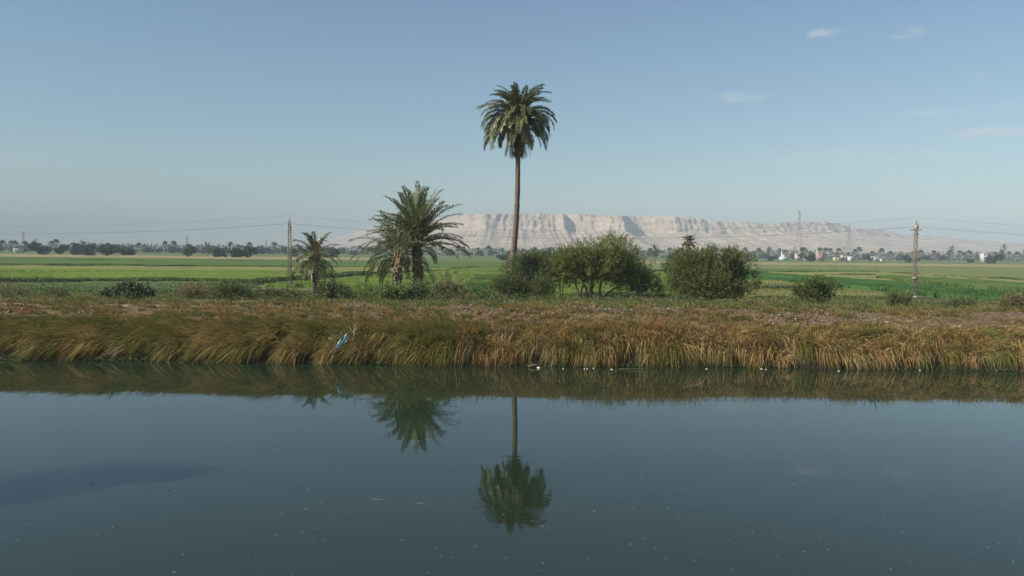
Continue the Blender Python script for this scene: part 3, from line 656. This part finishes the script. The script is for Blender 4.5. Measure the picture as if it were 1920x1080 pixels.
SH = [  # px, depth, blobs, label, leaf length, leaf width, colours
 (240, 52.0, [(240, 556, 44, 15), (215, 562, 26, 9), (265, 562, 22, 9), (245, 545, 16, 9)], "castor oil bush with large dark leaves on the left bank top", .17, .12, (.04, .056, .026), (.12, .14, .07), 230),
 (20, 52.0, [(10, 556, 34, 15), (38, 558, 18, 11)], "brown green scrub at the left picture edge above the path", .10, .03, (.07, .075, .03), (.18, .15, .07), 300),
 (100, 54.0, [(100, 558, 26, 10)], "low grey green scrub between the left path and the castor oil bush", .10, .03, (.06, .08, .03), (.14, .14, .06), 170),
 (372, 53.5, [(365, 556, 32, 15)], "dry reddish brown scrub left of a green shrub", .10, .03, (.10, .09, .035), (.24, .16, .08), 300),
 (432, 52.5, [(432, 554, 34, 18), (450, 560, 22, 12)], "leafy green shrub on the bank left of the left pole", .10, .05, (.05, .065, .022), (.13, .14, .05), 420),
 (512, 53.5, [(512, 560, 36, 12), (540, 563, 24, 10)], "low spreading weed thicket below the left pole", .10, .045, (.07, .09, .03), (.16, .17, .06), 360),
 (625, 52.0, [(622, 556, 30, 22), (640, 562, 26, 16), (612, 540, 12, 10)], "dark leafy shrub at the foot of the small scorched palm", .11, .06, (.04, .055, .02), (.12, .13, .05), 480),
 (694, 54.5, [(694, 556, 28, 14)], "bright green weed clump right of the dark leafy shrub", .09, .05, (.06, .11, .025), (.14, .19, .05), 300),
 (738, 53.0, [(735, 556, 34, 17)], "green shrub in front of the low shaggy palm", .10, .055, (.06, .085, .025), (.14, .165, .055), 420),
 (792, 54.0, [(788, 554, 38, 20), (770, 560, 20, 12)], "green shrub in front of the bushy palm trunk", .10, .055, (.055, .08, .025), (.14, .16, .055), 480),
 (850, 55.0, [(850, 556, 32, 17), (838, 545, 18, 12)], "brownish green scrub below the young palm", .10, .04, (.07, .08, .03), (.17, .15, .065), 420),
 (905, 54.0, [(905, 562, 28, 12)], "low green weeds left of the dark tamarisk", .10, .05, (.055, .085, .025), (.13, .16, .05), 260),
 (1410, 48.5, [(1410, 580, 26, 8)], "low brown green scrub right of the round acacia", .08, .03, (.09, .085, .03), (.20, .16, .07), 200),
 (1682, 52.0, [(1682, 562, 24, 10)], "loose grey green shrub just left of the right pole", .09, .035, (.06, .085, .03), (.14, .16, .06), 240),
 (1806, 49.0, [(1800, 576, 22, 11), (1820, 580, 16, 8)], "small dark weed bush right of the right pole", .09, .04, (.055, .075, .025), (.14, .15, .055), 240),
 (1905, 49.0, [(1905, 574, 26, 14)], "brown green scrub at the right picture edge", .09, .035, (.09, .085, .032), (.20, .15, .07), 280),
 (1475, 50.0, [(1455, 580, 28, 8)], "low tawny scrub left of the compact round bush", .09, .03, (.10, .09, .035), (.22, .17, .075), 220),
]
for i, (px, D, bl, lab, ll, lw, ca, cb, n) in enumerate(SH):
    bl = [(x, y - 3, rx * 1.08, ry * 1.25) for x, y, rx, ry in bl]; ca = tuple(1.55 * v_ for v_ in ca); cb = tuple(1.5 * v_ for v_ in cb)
    bush("shrub", lab, "shrub", px, D, bl, int(n * 1.4), 13, .28, ll, lw, ca, cb, upb=.8, seed=200 + i, hollow=.9, thr=-.6, stemr=.022, cf=3)

# a tall tree on the near bank, left of the picture; its shadow lies on the water
keep_g = ground; ground = nground
bx, by, bh = -27.8, 10.6, 14.0
pc = lambda x, z: (960 + x * 60, 540 - z * 60)
g_ = np.array([bx, by, float(nground(np.array(bx), np.array(by)))]); t = empty("eucalyptus_tree", tuple(g_), "tall slim eucalyptus on the near bank outside the left picture edge", "tree")
mb = MB(); zz = np.linspace(-.4, bh + 2, 16); mb.tube(np.stack([.25 * np.sin(zz * .3), .1 * np.cos(zz * .4), zz], -1), np.linspace(.26, .05, 16), 8, (.36, .30, .24)); mb.obj("trunk", M_BARK, t)
mb = MB()
for dx, dy, dz, r_, rz in ((0, 0, 0, 1.6, 1.9), (.9, -.5, -1.2, 1.3, 1.2), (-.9, .5, -.8, 1.4, 1.4), (.3, .6, 1.6, 1.1, 1.3), (-.4, -.6, 1.2, 1.1, 1.3), (.2, .2, -2.4, 1.2, 1.1), (-.1, 0, 2.9, .7, .9)):
    n = 1500; o = rnd(n); P = np.array([dx, dy, bh - g_[2] + dz]) + o * (RNG.random((n, 1)) ** .4) * [r_, r_, rz]
    leaves(mb, P, unit(rnd(n) + [0, 0, -.8]), .22, .06, np.tile((.06, .085, .04), (n, 1)) * RNG.uniform(.7, 1.4, (n, 1)))
    mb2 = MB(); q = np.array([0, 0, bh - g_[2] + dz - 1.6]); mb2.tube([q, q + [dx * .5, dy * .5, .7], q + [dx, dy, 1.7]], [.09, .06, .03], 5, (.36, .30, .24)); mb2.obj("limb", M_BARK, t)
mb.obj("crown", M_LEAF, t)
ground = keep_g

# low leafy scrub between the shrubs
mb = MB(); n = 1500
X = RNG.uniform(-34, 36, n); Y = wline(X) + RNG.uniform(10, 22, n); ok = fbm(X * .3, Y * .3 + 30, 4) + .1 * ((X > -16) & (X < 0)) - .06 * (X > 12) > .50; X, Y = X[ok], Y[ok]; n = len(X)
k = 46; h_ = np.repeat(RNG.uniform(.2, .65, n), k); C = np.repeat(np.array([(.09, .13, .035), (.15, .165, .05), (.07, .10, .03), (.21, .17, .07), (.12, .155, .045)])[RNG.integers(0, 5, n)], k, 0) * RNG.uniform(.6, 1.35, (n * k, 1))
P = np.repeat(np.stack([X, Y, ground(X, Y)], -1), k, 0); z_ = RNG.random(n * k); P += RNG.normal(size=(n * k, 3)) * [.3, .25, .02] * (1 - .5 * z_[:, None]); P[:, 2] += z_ * h_
leaves(mb, P, unit(rnd(n * k) + [0, -.1, .6]), .085 * RNG.uniform(.6, 1.4, n * k), .04, C)
tag(mb.obj("low_scrub", M_LEAF), "low leafy scrub filling the ground between the shrubs behind the bank top", "scrub", kind='stuff')

# ------------------------------------------------------------------ power poles and wires
def pole(px, pybase, pytop, label, box_at=None, turn=20):
    Y = None
    d = ray(px, pybase); g0 = CAM + d * ((.35 - 5) / d[2]); Y = g0[1]; top = at(px, pytop, Y); Hh = top[2] - g0[2]
    t = empty("power_pole", tuple(g0), label, "power pole", "lattice power poles across the fields")
    w0, w1 = .21, .14; col = (.25, .20, .15); hh = Hh - .75
    for sx_ in (-1, 1):
        for sy_ in (-1, 1):
            mb = MB(); mb.tube([(sx_ * w0, sy_ * w0, -.3), (sx_ * w1, sy_ * w1, hh)], .036, 4, col); mb.obj("leg", M_STEEL, t)
    mb = MB(); nb = 17
    for f in range(4):
        a0 = [(-1, -1), (1, -1), (1, 1), (-1, 1)][f]; a1 = [(1, -1), (1, 1), (-1, 1), (-1, -1)][f]
        for k in range(nb):
            z0, z1 = hh * k / nb, hh * (k + 1) / nb; wa, wb = w0 + (w1 - w0) * k / nb, w0 + (w1 - w0) * (k + 1) / nb
            p, q = (a0, a1) if (k + f) % 2 else (a1, a0)
            mb.tube([(p[0] * wa, p[1] * wa, z0), (q[0] * wb, q[1] * wb, z1)], .022, 3, np.array(col) * .8)
            mb.tube([(a0[0] * wb, a0[1] * wb, z1), (a1[0] * wb, a1[1] * wb, z1)], .018, 3, np.array(col) * .8)
    mb.obj("bracing", M_STEEL, t)
    za = Hh * .845
    mb = MB(); mb.box((0, 0, za), (.08, .95, .05), R(turn), (.22, .18, .15)); mb.box((0, 0, za - .42), (.21, .21, .04), 0, (.2, .17, .14)); mb.obj("crossarm", M_STEEL, t)
    mb = MB(); mb.tube([(0, 0, hh - .02), (0, 0, Hh - .22)], [.06, .03], 5, col); mb.obj("peak", M_STEEL, t)
    tips = []
    cr = R(turn)
    for y in (-.85, .85):
        q = np.array([-math.sin(cr) * y, math.cos(cr) * y, za + .07])
        mb = MB(); mb.tube([q, q + [0, 0, .08], q + [0, 0, .14], q + [0, 0, .22], q + [0, 0, .3]], [.02, .06, .03, .055, .02], 6, (.4, .38, .35)); mb.obj("insulator", M_PLASTIC, t); tips.append(g0 + q + [0, 0, .3])
    q = np.array([0, 0, Hh - .22]); mb = MB(); mb.tube([q, q + [0, 0, .1], q + [0, 0, .22]], [.03, .08, .03], 6, (.6, .58, .55)); mb.obj("insulator", M_PLASTIC, t); tips.append(g0 + q + [0, 0, .22])
    if box_at:
        mb = MB(); mb.box((0, 0, za + .25), (.19, .19, .32), 0, (.36, .31, .24)); mb.obj("switch_box", M_STEEL, t)
        mb = MB(); mb.box((0, 0, Hh * .235), (.27, .25, .10), 0, (.27, .26, .25)); mb.obj("name_plate", M_STEEL, t)
        mb = MB(); mb.box((0, 0, -.1), (.36, .36, .2), 0, (.34, .3, .24)); mb.obj("footing", M_WALL, t)
    return tips
tl = pole(543, 538, 404, "weathered lattice power pole beside the small scorched palm")
tr_ = pole(1714, 556, 408, "lattice power pole with a box under its crossarm, standing in the green crops", True, 7)
def wire(p, q, sag, label):
    s = np.linspace(0, 1, 26)[:, None]; P = p * (1 - s) + q * s; P[:, 2] -= sag * 4 * (s * (1 - s))[:, 0]
    mb = MB(); mb.tube(P, .0075, 4, (.13, .13, .14)); tag(mb.obj("power_line", M_WIRE), label, "wire", "wires of the field power line")
nmz = ["nearer lower wire", "farther lower wire", "topmost wire"]
for i in range(3):
    wire(tl[i], tr_[i], 1.55 + .06 * i, f"{nmz[i]} sagging between the two lattice poles, behind palms and acacias")
    wire(tl[i] + [-76, 9, -.2], tl[i], 1.45, f"{nmz[i]} running from the left lattice pole out of the picture to the left")
    wire(tr_[i], tr_[i] + [76, -7, -.3], 1.5, f"{nmz[i]} running from the right lattice pole out of the picture to the right")

# far transmission towers
def pylon(px, pytop, Y, wd, label, arms=True):
    g0 = np.array([at(px, 480, Y)[0], Y, .2]); Hh = at(px, pytop, Y)[2] - .2
    t = empty("transmission_tower", tuple(g0), label, "pylon", "far transmission towers")
    r_ = .00016 * Y; col = (.30, .24, .22)
    ww = lambda z: np.interp(z, [0, .62, 1], [wd, wd * .28, wd * .10])
    for sx_ in (-1, 1):
        for sy_ in (-1, 1):
            mb = MB(); mb.tube([(sx_ * ww(z), sy_ * ww(z), z * Hh) for z in (0, .31, .62, 1)], r_ * 1.2, 4, col); mb.obj("leg", M_STEEL, t)
    mb = MB(); zs = [0, .2, .36, .5, .62, .72, .81, .9, 1]
    for a, b_ in zip(zs[:-1], zs[1:]):
        for s_ in (-1, 1):
            mb.tube([(-ww(a), s_ * ww(a), a * Hh), (ww(b_), s_ * ww(b_), b_ * Hh)], r_ * .7, 3, col); mb.tube([(ww(a), s_ * ww(a), a * Hh), (-ww(b_), s_ * ww(b_), b_ * Hh)], r_ * .7, 3, col)
    mb.obj("bracing", M_STEEL, t)
    for z in (.74, .84, .93):
        mb = MB(); mb.tube([(-.3 * wd, -wd * 1.1, z * Hh), (0, 0, z * Hh + .5), (.3 * wd, wd * 1.1, z * Hh)], r_, 4, col); mb.obj("crossarm", M_STEEL, t)
pylon(1497, 395, 850, 4.6, "tallest far lattice tower in front of the pale hill, left of the minaret")
pylon(1591, 419, 1150, 4.4, "second far lattice tower, between the white cube house and the right pole")
pylon(44, 434, 1500, 4.0, "faint far lattice tower at the left picture edge")
pylon(67, 446, 1700, 3.6, "faint lattice tower above the first round tree on the left")
pylon(152, 449, 1350, 3.6, "faint lattice tower above the widest tree clump on the left")
pylon(351, 443, 1500, 4.0, "faint lattice tower above the dark free-standing tree left of a palm")
pylon(499, 451, 1800, 4.0, "faintest lattice tower, just left of the left power pole")

# ------------------------------------------------------------------ the far tree line
def tree_mesh(kind, seed):
    global RNG
    RNG = np.random.default_rng(seed); mb = MB()
    if kind == 'palm':
        Hh = RNG.uniform(5.5, 8.5); mb.tube([(0, 0, -.3), (.1, 0, Hh * .5), (RNG.normal() * .2, 0, Hh)], [.28, .22, .22], 5, (.12, .09, .065)); n = 26
        az = np.arange(n) * 2.4; pit = np.linspace(1.4, -.7, n); L = RNG.uniform(2.3, 3.0, n)
        d0 = np.stack([np.cos(az) * np.cos(pit), np.sin(az) * np.cos(pit), np.sin(pit)], -1)
        blades(mb, np.tile([0, 0, Hh], (n, 1)).astype(float), d0, np.tile([0, 0, -.45], (n, 1)), L, np.full(n, .75), np.tile((.085, .10, .055), (n, 1)) * RNG.uniform(.7, 1.3, (n, 1)), 3)  # frond colour lightened to stand in for thicker haze
    else:
        s = RNG.uniform(.85, 1.2); mb.tube([(0, 0, -.3), (0, 0, 2.5)], [.22, .14], 5, (.1, .08, .06))
        cs = RNG.normal(size=(6, 3)) * [1.5, 1.3, .9] * s + [0, 0, 2.7 * s]
        for c in cs:
            n = 170; o = rnd(n); P = c + o * RNG.uniform(.7, 1.05, (n, 1)) * np.array([1.5, 1.5, 1.25]) * s; P[:, 2] = np.abs(P[:, 2])
            leaves(mb, P, unit(rnd(n) + o * .6), .75, .5, np.tile((.06, .082, .042), (n, 1)) * RNG.uniform(.6, 1.4, (n, 1)))  # leaf tint paled, some distance haze is put into the colour
    return mb.mesh("far_" + kind, M_LEAF)
def dark_tree(seed):
    m_ = tree_mesh('leafy', seed); a = m_.attributes['tint']; v_ = np.zeros(len(a.data) * 4, np.float32); a.data.foreach_get('color', v_); v_ = v_ * .62; a.data.foreach_set('color', v_); return m_
TM = {'dark': [dark_tree(340 + i) for i in range(5)], 'palm': [tree_mesh('palm', 300 + i) for i in range(6)], 'leafy': [tree_mesh('leafy', 320 + i) for i in range(5)]}
rr = random.Random(4)
def put(kind, px, Y, s, name, label, group, sx=1.0):
    o = link(name, rr.choice(TM[kind])); o.location = (at(px, 480, Y)[0], Y, .21); o.rotation_euler = (0, 0, rr.random() * 6.28); o.scale = (s * sx, s * sx, s)
    return tag(o, label, "tree", group)
def where(px):
    for lim, w_ in ((200, "above the field at the left picture edge"), (543, "left of the left power pole"), (745, "between the left pole and the low palms"), (962, "between the low palms and the tall palm"),
                    (1240, "behind the largest acacia"), (1425, "behind the round acacia"), (1590, "around the two minarets"), (1714, "left of the right power pole")):
        if px < lim: return w_
    return "right of the right power pole"
for i in range(185):
    px = -60 + 2040 * (i + rr.random() * 1.2 - .1) / 185
    Y = np.interp(px, [0, 900, 1920], [700, 760, 800]) + rr.uniform(-25, 80)
    s = 1.08 * rr.uniform(.75, 1.2) * np.interp(px, [0, 900, 1000, 1920], [1.0, .95, .95, 1.08])
    kind = 'palm' if rr.random() < np.interp(px, [0, 600, 1300], [.45, .6, .8]) else 'leafy'
    put(kind, px, Y, s, "far_palm" if kind == 'palm' else "far_tree", f"hazy {'palm' if kind == 'palm' else 'leafy tree'} in the far tree line {where(px)}", f"{'palms' if kind == 'palm' else 'leafy trees'} of the far tree line {where(px)}", 1.15)
for (px, Y, s, sx, lab) in [(72, 470, .98, 1.35, "round dark tree, first free-standing one on the left field"), (113, 480, .85, 1.0, "small round tree between the first dark tree and the wide clump"),
        (150, 455, .95, 1.2, "left half of the wide dark tree clump on the left field"), (168, 450, .92, 1.2, "right half of the wide dark tree clump on the left field"),
        (200, 450, .9, 1.4, "dark flat-topped tree right of the wide clump"), (240, 480, .95, 1.5, "bluish tree right of the flat-topped one"),
        (353, 445, .90, .95, "dark free-standing tree left of the dark palm"), (408, 440, .90, .95, "narrow dark tree right of the dark palm"),
        (444, 430, 1.0, 1.15, "tall dark tree left of the left power pole"), (464, 430, .85, 1.15, "lower dark tree nearest to the left power pole"), (420, 430, .45, 1.0, "small light bush between two dark trees left of the left pole"),
        (622, 480, .8, 1.2, "dark tree right of the small scorched palm"), (552, 480, .7, 1.1, "dark tree directly behind the left power pole"),
        (944, 440, .55, 1.2, "small bush by the left edge of the dark tamarisk"),
        (1445, 560, .75, 1.0, "small round tree left of the dome minaret"), (1520, 500, .85, 1.2, "dark round tree in front of the mud-brick house"),
        (1632, 600, .6, 1.0, "small dark tree left of the low shed"), (1866, 560, .95, 1.4, "round dark tree by the white storeyed house"),
        (1718, 560, .55, 1.0, "dark tree directly behind the right pole"), (1702, 560, .75, .8, "pale tree just left of the right pole"), (1820, 600, .55, 1.2, "low bush right of the tall far palm")]:
    put('dark', px, Y, s * 1.12, "field_tree", lab, "free-standing trees on the fields", sx)
# the mass of the grove behind
mb = MB(); n = 24000
X = RNG.uniform(-900, 900, n); Y = 775 + RNG.random(n) * 110 + .06 * X; Hh = 3.4 + 6.4 * fbm(X * .05, Y * 0, 5, .6)
P = np.stack([X, Y, .2 + RNG.random(n) ** .8 * Hh], -1)
leaves(mb, P, unit(rnd(n) + [0, 0, .5]), 1.9, 1.2, np.tile((.08, .10, .06), (n, 1)) * RNG.uniform(.6, 1.4, (n, 1)))  # grove tint lightened too, painted haze on top of the haze volume
tag(mb.obj("distant_grove", M_LEAF), "bluish band of palm groves at the foot of the mountains", "grove", kind='stuff')

# ------------------------------------------------------------------ village
def house(px, Y, w_, d_, h_, col, label, storeys=1, nw=3, name="house", rot=0, roof=None):
    g0 = np.array([at(px, 480, Y)[0], Y, .2]); t = empty(name, tuple(g0), label, "house", "village houses at the tree line"); t.rotation_euler = (0, 0, rot)
    mb = MB(); mb.box((0, 0, h_ / 2), (w_ / 2, d_ / 2, h_ / 2), 0, col); mb.obj("wall", M_WALL, t)
    mb = MB()
    for x, y, a, b_ in ((0, -d_ / 2, w_ / 2 + .1, .15), (0, d_ / 2, w_ / 2 + .1, .15), (-w_ / 2, 0, .15, d_ / 2 - .16), (w_ / 2, 0, .15, d_ / 2 - .16)): mb.box((x, y, h_ + .2), (a, b_, .25), 0, np.array(roof or col) * .9)
    mb.obj("parapet", M_WALL, t)
    for s in range(storeys):
        for k in range(nw):
            mb = MB(); mb.box(((k - (nw - 1) / 2) * w_ / nw, -d_ / 2 - .03, (s + .55) * h_ / storeys), (.5, .05, .62), 0, (.07, .07, .08)); mb.obj("window", M_WALL, t)
    mb = MB(); mb.box((w_ * .5 / max(nw, 2) * (0 if nw % 2 == 0 else 1), -d_ / 2 - .05, 1.05), (.5, .06, 1.04), 0, (.16, .10, .07)); mb.obj("door", M_WALL, t)
    return t
def minaret(px, pytop, Y, label, dome=False):
    g0 = np.array([at(px, 480, Y)[0], Y, .2]); Hh = at(px, pytop, Y)[2] - .2; t = empty("minaret", tuple(g0), label, "minaret", "white minarets")
    wc = (.56, .56, .55)
    mb = MB(); mb.tube([(0, 0, 0), (0, 0, Hh * .6), (0, 0, Hh * .6)], [.75, .62, .62], 8, wc); mb.obj("shaft", M_WALL, t)
    mb = MB(); mb.tube([(0, 0, Hh * .6), (0, 0, Hh * .62), (0, 0, Hh * .64)], [.7, .95, .95], 8, wc); mb.obj("gallery", M_WALL, t)
    mb = MB(); mb.tube([(0, 0, Hh * .64), (0, 0, Hh * .86), (0, 0, Hh * .92), (0, 0, Hh)], [.45, .42, .5, .06], 8, wc); mb.obj("spire", M_WALL, t)
    if dome:
        mb = MB(); mb.box((1.0, 0, 1.3), (2.6, 2.4, 1.3), 0, wc); mb.obj("hall", M_WALL, t)
        mb = MB(); a = np.linspace(0, math.pi / 2, 7); mb.tube([(1.0, 0, 2.6 + 1.4 * math.sin(x)) for x in a], [1.5 * math.cos(x) + .02 for x in a], 10, wc); mb.obj("dome", M_WALL, t)
minaret(1466, 463, 640, "white minaret with a small domed hall, left of the tall lattice tower", True)
minaret(1532, 458, 690, "white minaret rising behind the mud-brick house")
house(1513, 640, 5, 5, 4.2, (.42, .32, .25), "small reddish house half hidden by the dark round tree", 1, 2)
house(1537, 650, 5.5, 6, 6.2, (.40, .30, .23), "tall brown mud-brick house under the plain minaret", 2, 2)
house(1497, 655, 5, 5, 5.0, (.48, .42, .36), "grey house at the foot of the tallest lattice tower", 2, 2)
house(1572, 645, 7, 4, 2.2, (.60, .52, .30), "long low yellow shed", 1, 3)
house(1583, 660, 5, 5, 4.4, (.42, .34, .28), "brown house behind the low yellow shed", 1, 2)
house(1595, 630, 3.6, 3.6, 3.3, (.6, .6, .6), "small white cube house", 1, 1)
house(1641, 640, 8, 4, 3.2, (.62, .55, .48), "wide pale shed with a dark front", 1, 3, roof=(.7, .68, .65))
house(1654, 625, 2.6, 2.6, 1.7, (.58, .58, .58), "tiny white hut right of the wide pale shed", 1, 1)
house(1846, 650, 4.8, 5, 6.8, (.52, .51, .47), "white house with three storeys left of the round dark tree", 3, 2)
house(1352, 520, 4.2, 4.2, 5.6, (.72, .71, .70), "white two-storey house seen behind the round acacia", 2, 2)
house(35, 610, 5, 4, 2.6, (.55, .54, .53), "low pale house at the left end of the tree line", 1, 2)
def post(px, pytop, Y, label):
    g0 = np.array([at(px, 480, Y)[0], Y, .2]); Hh = at(px, pytop, Y)[2]; mb = MB(); mb.tube([(0, 0, 0), (0, 0, Hh)], [.3, .2], 5, (.12, .1, .09)); mb.box((0, 0, Hh - .8), (.9, .12, .12), 0, (.12, .1, .09)); mb.box((0, 0, Hh - 2), (.7, .12, .12), 0, (.12, .1, .09))
    tag(mb.obj("utility_post", M_STEEL, None, tuple(g0)), label, "utility pole")
post(1582, 462, 640, "dark utility post above the brown house"); post(1489, 463, 640, "dark utility post left of the tallest lattice tower")

# ------------------------------------------------------------------ things on the bank and in the water
mb = MB(); c0 = onz(1742, 590, 2.0); rr_ = np.linspace(0, 1, 9); an = np.arange(22) / 22 * 6.283
V = np.array([[c0[0] + r_ * .95 * math.cos(a) * (1 + .15 * math.sin(3 * a)), c0[1] + r_ * .8 * math.sin(a), float(ground(c0[0] + r_ * 1.25 * math.cos(a), c0[1] + r_ * .8 * math.sin(a))) - .04 + .22 * (1 - r_ ** 1.6) * (1 + .3 * math.sin(5 * a + 4 * r_))] for r_ in rr_ for a in an])
i = np.arange(8)[:, None] * 22 + np.arange(22)[None]; j = np.arange(8)[:, None] * 22 + (np.arange(22)[None] + 1) % 22
mb.add(V, np.stack([i, j, j + 22, i + 22], -1).reshape(-1, 4), None, (.18, .11, .065)); tag(mb.obj("dirt_mound", M_STONE, smooth=True), "low reddish mound of earth on the bank top right of the right pole", "mound")
# turquoise cloth caught in the grass
mb = MB(); c0 = at(645, 640, 36.25); S = 36.25 / F
spine = [(688 - 645 - 35, 627 - 640), (3, -6), (-5, 2), (-12, 9), (-15, 16), (-19, 27)]; wds = [6, 10, 9, 6, 2.8, 2]
nu, nv = 26, 7; s = np.linspace(0, 1, nu); k = np.linspace(0, 1, len(spine))
sx_ = np.interp(s, k, [p[0] for p in spine]); sy_ = np.interp(s, k, [p[1] for p in spine]); sw = np.interp(s, k, wds)
V = []
rng = np.random.default_rng(8)
for i in range(nu):
    for j in range(nv):
        u = j / (nv - 1) - .5
        V.append((c0[0] + (sx_[i] - u * sw[i] * .75) * S, c0[1] - .1 + math.sin(j * 2.1 + i * .7) * .06 + rng.normal() * .02, c0[2] + (-sy_[i] + u * sw[i] * .75) * S))
V = np.array(V); i = np.arange(nu - 1)[:, None] * nv + np.arange(nv - 1)[None]; Q = np.stack([i, i + 1, i + nv + 1, i + nv], -1).reshape(-1, 4)
cc = np.tile((.26, .46, .45), (len(V), 1)) * rng.uniform(.8, 1.25, (len(V), 1))
mb.add(V, Q, None, cc); mb.add(V + [0, .012, 0], Q[:, ::-1], None, cc)
tag(mb.obj("turquoise_cloth", M_PLASTIC), "crumpled turquoise cloth caught in the bank grass", "cloth")
# bare twig beside it
mb = MB(); q = at(664, 625, 36.5)
for dx, dz in ((.0, .42), (.16, .3), (-.22, .28), (.1, .5)): mb.tube([q + [-.06, 0, -.4], q, q + [dx * .5, .02, dz * .5], q + [dx, 0, dz]], [.02, .018, .012, .006], 4, (.42, .33, .22))
tag(mb.obj("bare_twig", M_BARK), "bare forked twig sticking out of the grass above the turquoise cloth", "twig")
mb = MB(); q = at(616, 634, 36.2); mb.tube([q, q + [.14, .02, -.05], q + [.3, .05, -.17]], [.012, .016, .01], 4, (.55, .45, .28)); tag(mb.obj("bare_twig", M_BARK), "short pale stalk in the grass left of the turquoise cloth", "twig")

# litter at the waterline
def lump(px, py, wpx, hpx, name, label, col, seed, group="white litter floating along the waterline", Z=.0):
    rng = np.random.default_rng(seed); g0 = onz(px, py, Z); s = g0[1] / F; wx, hz = wpx * s * .42, hpx * s * .5
    mb = MB(); zs = np.array([-.35, 0, .35, .72, 1.0]); rs = np.array([.75, 1, .95, .7, .25])
    ns = 8; an = np.arange(ns) / ns * 6.283; V = []
    for z, r_ in zip(zs, rs):
        for a in an: V.append((math.cos(a) * r_ * wx * rng.uniform(.75, 1.15), math.sin(a) * r_ * wx * .8 * rng.uniform(.8, 1.1), z * hz * rng.uniform(.85, 1.1)))
    V = np.array(V); i = np.arange(4)[:, None] * ns + np.arange(ns)[None]; j = np.arange(4)[:, None] * ns + (np.arange(ns)[None] + 1) % ns
    Q = np.stack([i, j, j + ns, i + ns], -1).reshape(-1, 4); T = [(4 * ns, 4 * ns + a, 4 * ns + a + 1) for a in range(1, ns - 1)]
    mb.add(V, Q, [tuple(x) for x in T], col)
    return tag(mb.obj(name, M_PLASTIC, None, tuple(g0)), label, "litter", group)
lump(1010, 690.5, 9, 6, "litter_lump", "largest white lump of litter beside the dark stick", (.68, .67, .62), 1)
for i, (px, py, wx, hy, lab) in enumerate([(186, 675.5, 7, 2, "flat white scrap alone near the left"), (298, 677.5, 6, 2, "thin white scrap, first of the left cluster"), (317, 680.5, 4, 2, "tiny grey scrap in the left cluster"),
        (346, 678, 3, 5, "upright white bottle tip in the left cluster"), (386, 680.5, 4, 2, "small dull scrap right of the left cluster"), (1056, 692, 4, 3, "grey scrap right of the largest lump"), (1096, 692.5, 3.5, 3, "left one of a close pair of round white scraps"),
        (1101, 691.8, 3.5, 3.5, "right one of a close pair of round white scraps"), (1113, 691.2, 3, 4, "upright white scrap right of the close pair"), (1147, 693, 8, 3, "pale grey bag floating right of the upright scrap"),
        (1325, 692, 6, 2, "thin white scrap below the round acacia"), (1428, 692, 7, 2, "flat white scrap, left of a pair"), (1436, 693, 4, 2, "tiny white scrap, right of a pair"), (1573, 696, 5, 3, "white scrap below the compact round bush"),
        (1725, 694.5, 5, 2.4, "white scrap below the right pole"), (1758, 691, 3, 2.4, "tiny scrap close to the grass right of the right pole"), (1820, 694, 5, 2, "thin scrap left of the last group"), (1872, 694, 5, 3, "round scrap left of the last white lump"), (1888, 692.5, 6, 4, "last white lump at the right edge")]):
    lump(px, py, wx, hy, "litter_scrap", lab, (.62, .61, .57) if i not in (2, 5, 9, 4) else (.45, .45, .42), 10 + i)
mb = MB(); q = onz(990, 687, .05); q2 = onz(1011, 684.5, .1); mb.tube([q, (q + q2) / 2 + [0, 0, .03], q2], [.02, .035, .02], 5, (.25, .18, .12)); mb.tube([(q + q2) / 2, (q + q2) / 2 + [-.12, 0, .16]], [.02, .008], 4, (.25, .18, .12))
tag(mb.obj("drift_stick", M_BARK), "brown stick lying at the waterline left of the largest white lump", "stick")
mb = MB(); P = [onz(1160 + k * 14, 691 + math.sin(k) * .8, .03) for k in range(6)]; mb.tube(P, [.008, .014, .014, .012, .01, .006], 4, (.14, .10, .06)); tag(mb.obj("drift_stick", M_BARK), "long thin stick along the waterline below the largest acacia", "stick")
# straws floating on the open water
for (x0, y0, x1, y1, lab) in ((695, 935, 729, 939, "long pale straw floating on open water left of the palm reflection"), (782, 943, 799, 946, "short pale straw floating beside the long one")):
    p, q = onz(x0, y0, .004), onz(x1, y1, .004); mb = MB(); mb.tube([p, (p + q) / 2 + [0, .02, 0], q], .0035, 5, (.30, .22, .14)); tag(mb.obj("floating_straw", M_BARK), lab, "straw")
# flecks of foam
mb = MB(); n = 190
px = RNG.uniform(-100, 2020, n); py = 830 + 260 * RNG.random(n) ** .75
for x, y in zip(px, py):
    g0 = onz(x, y, .003); r_ = RNG.uniform(.005, .013) * (1.6 if RNG.random() < .12 else 1); a = np.arange(7) / 7 * 6.283
    V = np.stack([np.cos(a) * r_ * RNG.uniform(.9, 2.2, 7), np.sin(a) * r_ * RNG.uniform(.7, 1.1, 7), a * 0], -1) + g0; V = np.vstack([V, g0 + [0, 0, .006]])
    mb.add(V, None, [(k, (k + 1) % 7, 7) for k in range(7)], (.22, .24, .23))
tag(mb.obj("foam_flecks", M_PLASTIC), "small pale flecks floating on the open water", "foam", kind='stuff')

# ------------------------------------------------------------------ haze
m = bpy.data.materials.new("haze"); m.use_nodes = True; t = m.node_tree; t.nodes.remove(t.nodes["Principled BSDF"])
v = t.nodes.new("ShaderNodeVolumePrincipled"); v.inputs["Density"].default_value = .00034; v.inputs["Color"].default_value = (.47, .55, .64, 1); v.inputs["Anisotropy"].default_value = -.2
t.links.new(v.outputs[0], t.nodes["Material Output"].inputs["Volume"])
mb = MB(); mb.box((0, 2950, 98.8), (6300, 3250, 101.4), 0); tag(mb.obj("haze", m), "pale haze over the fields and mountains", "haze", kind='stuff')
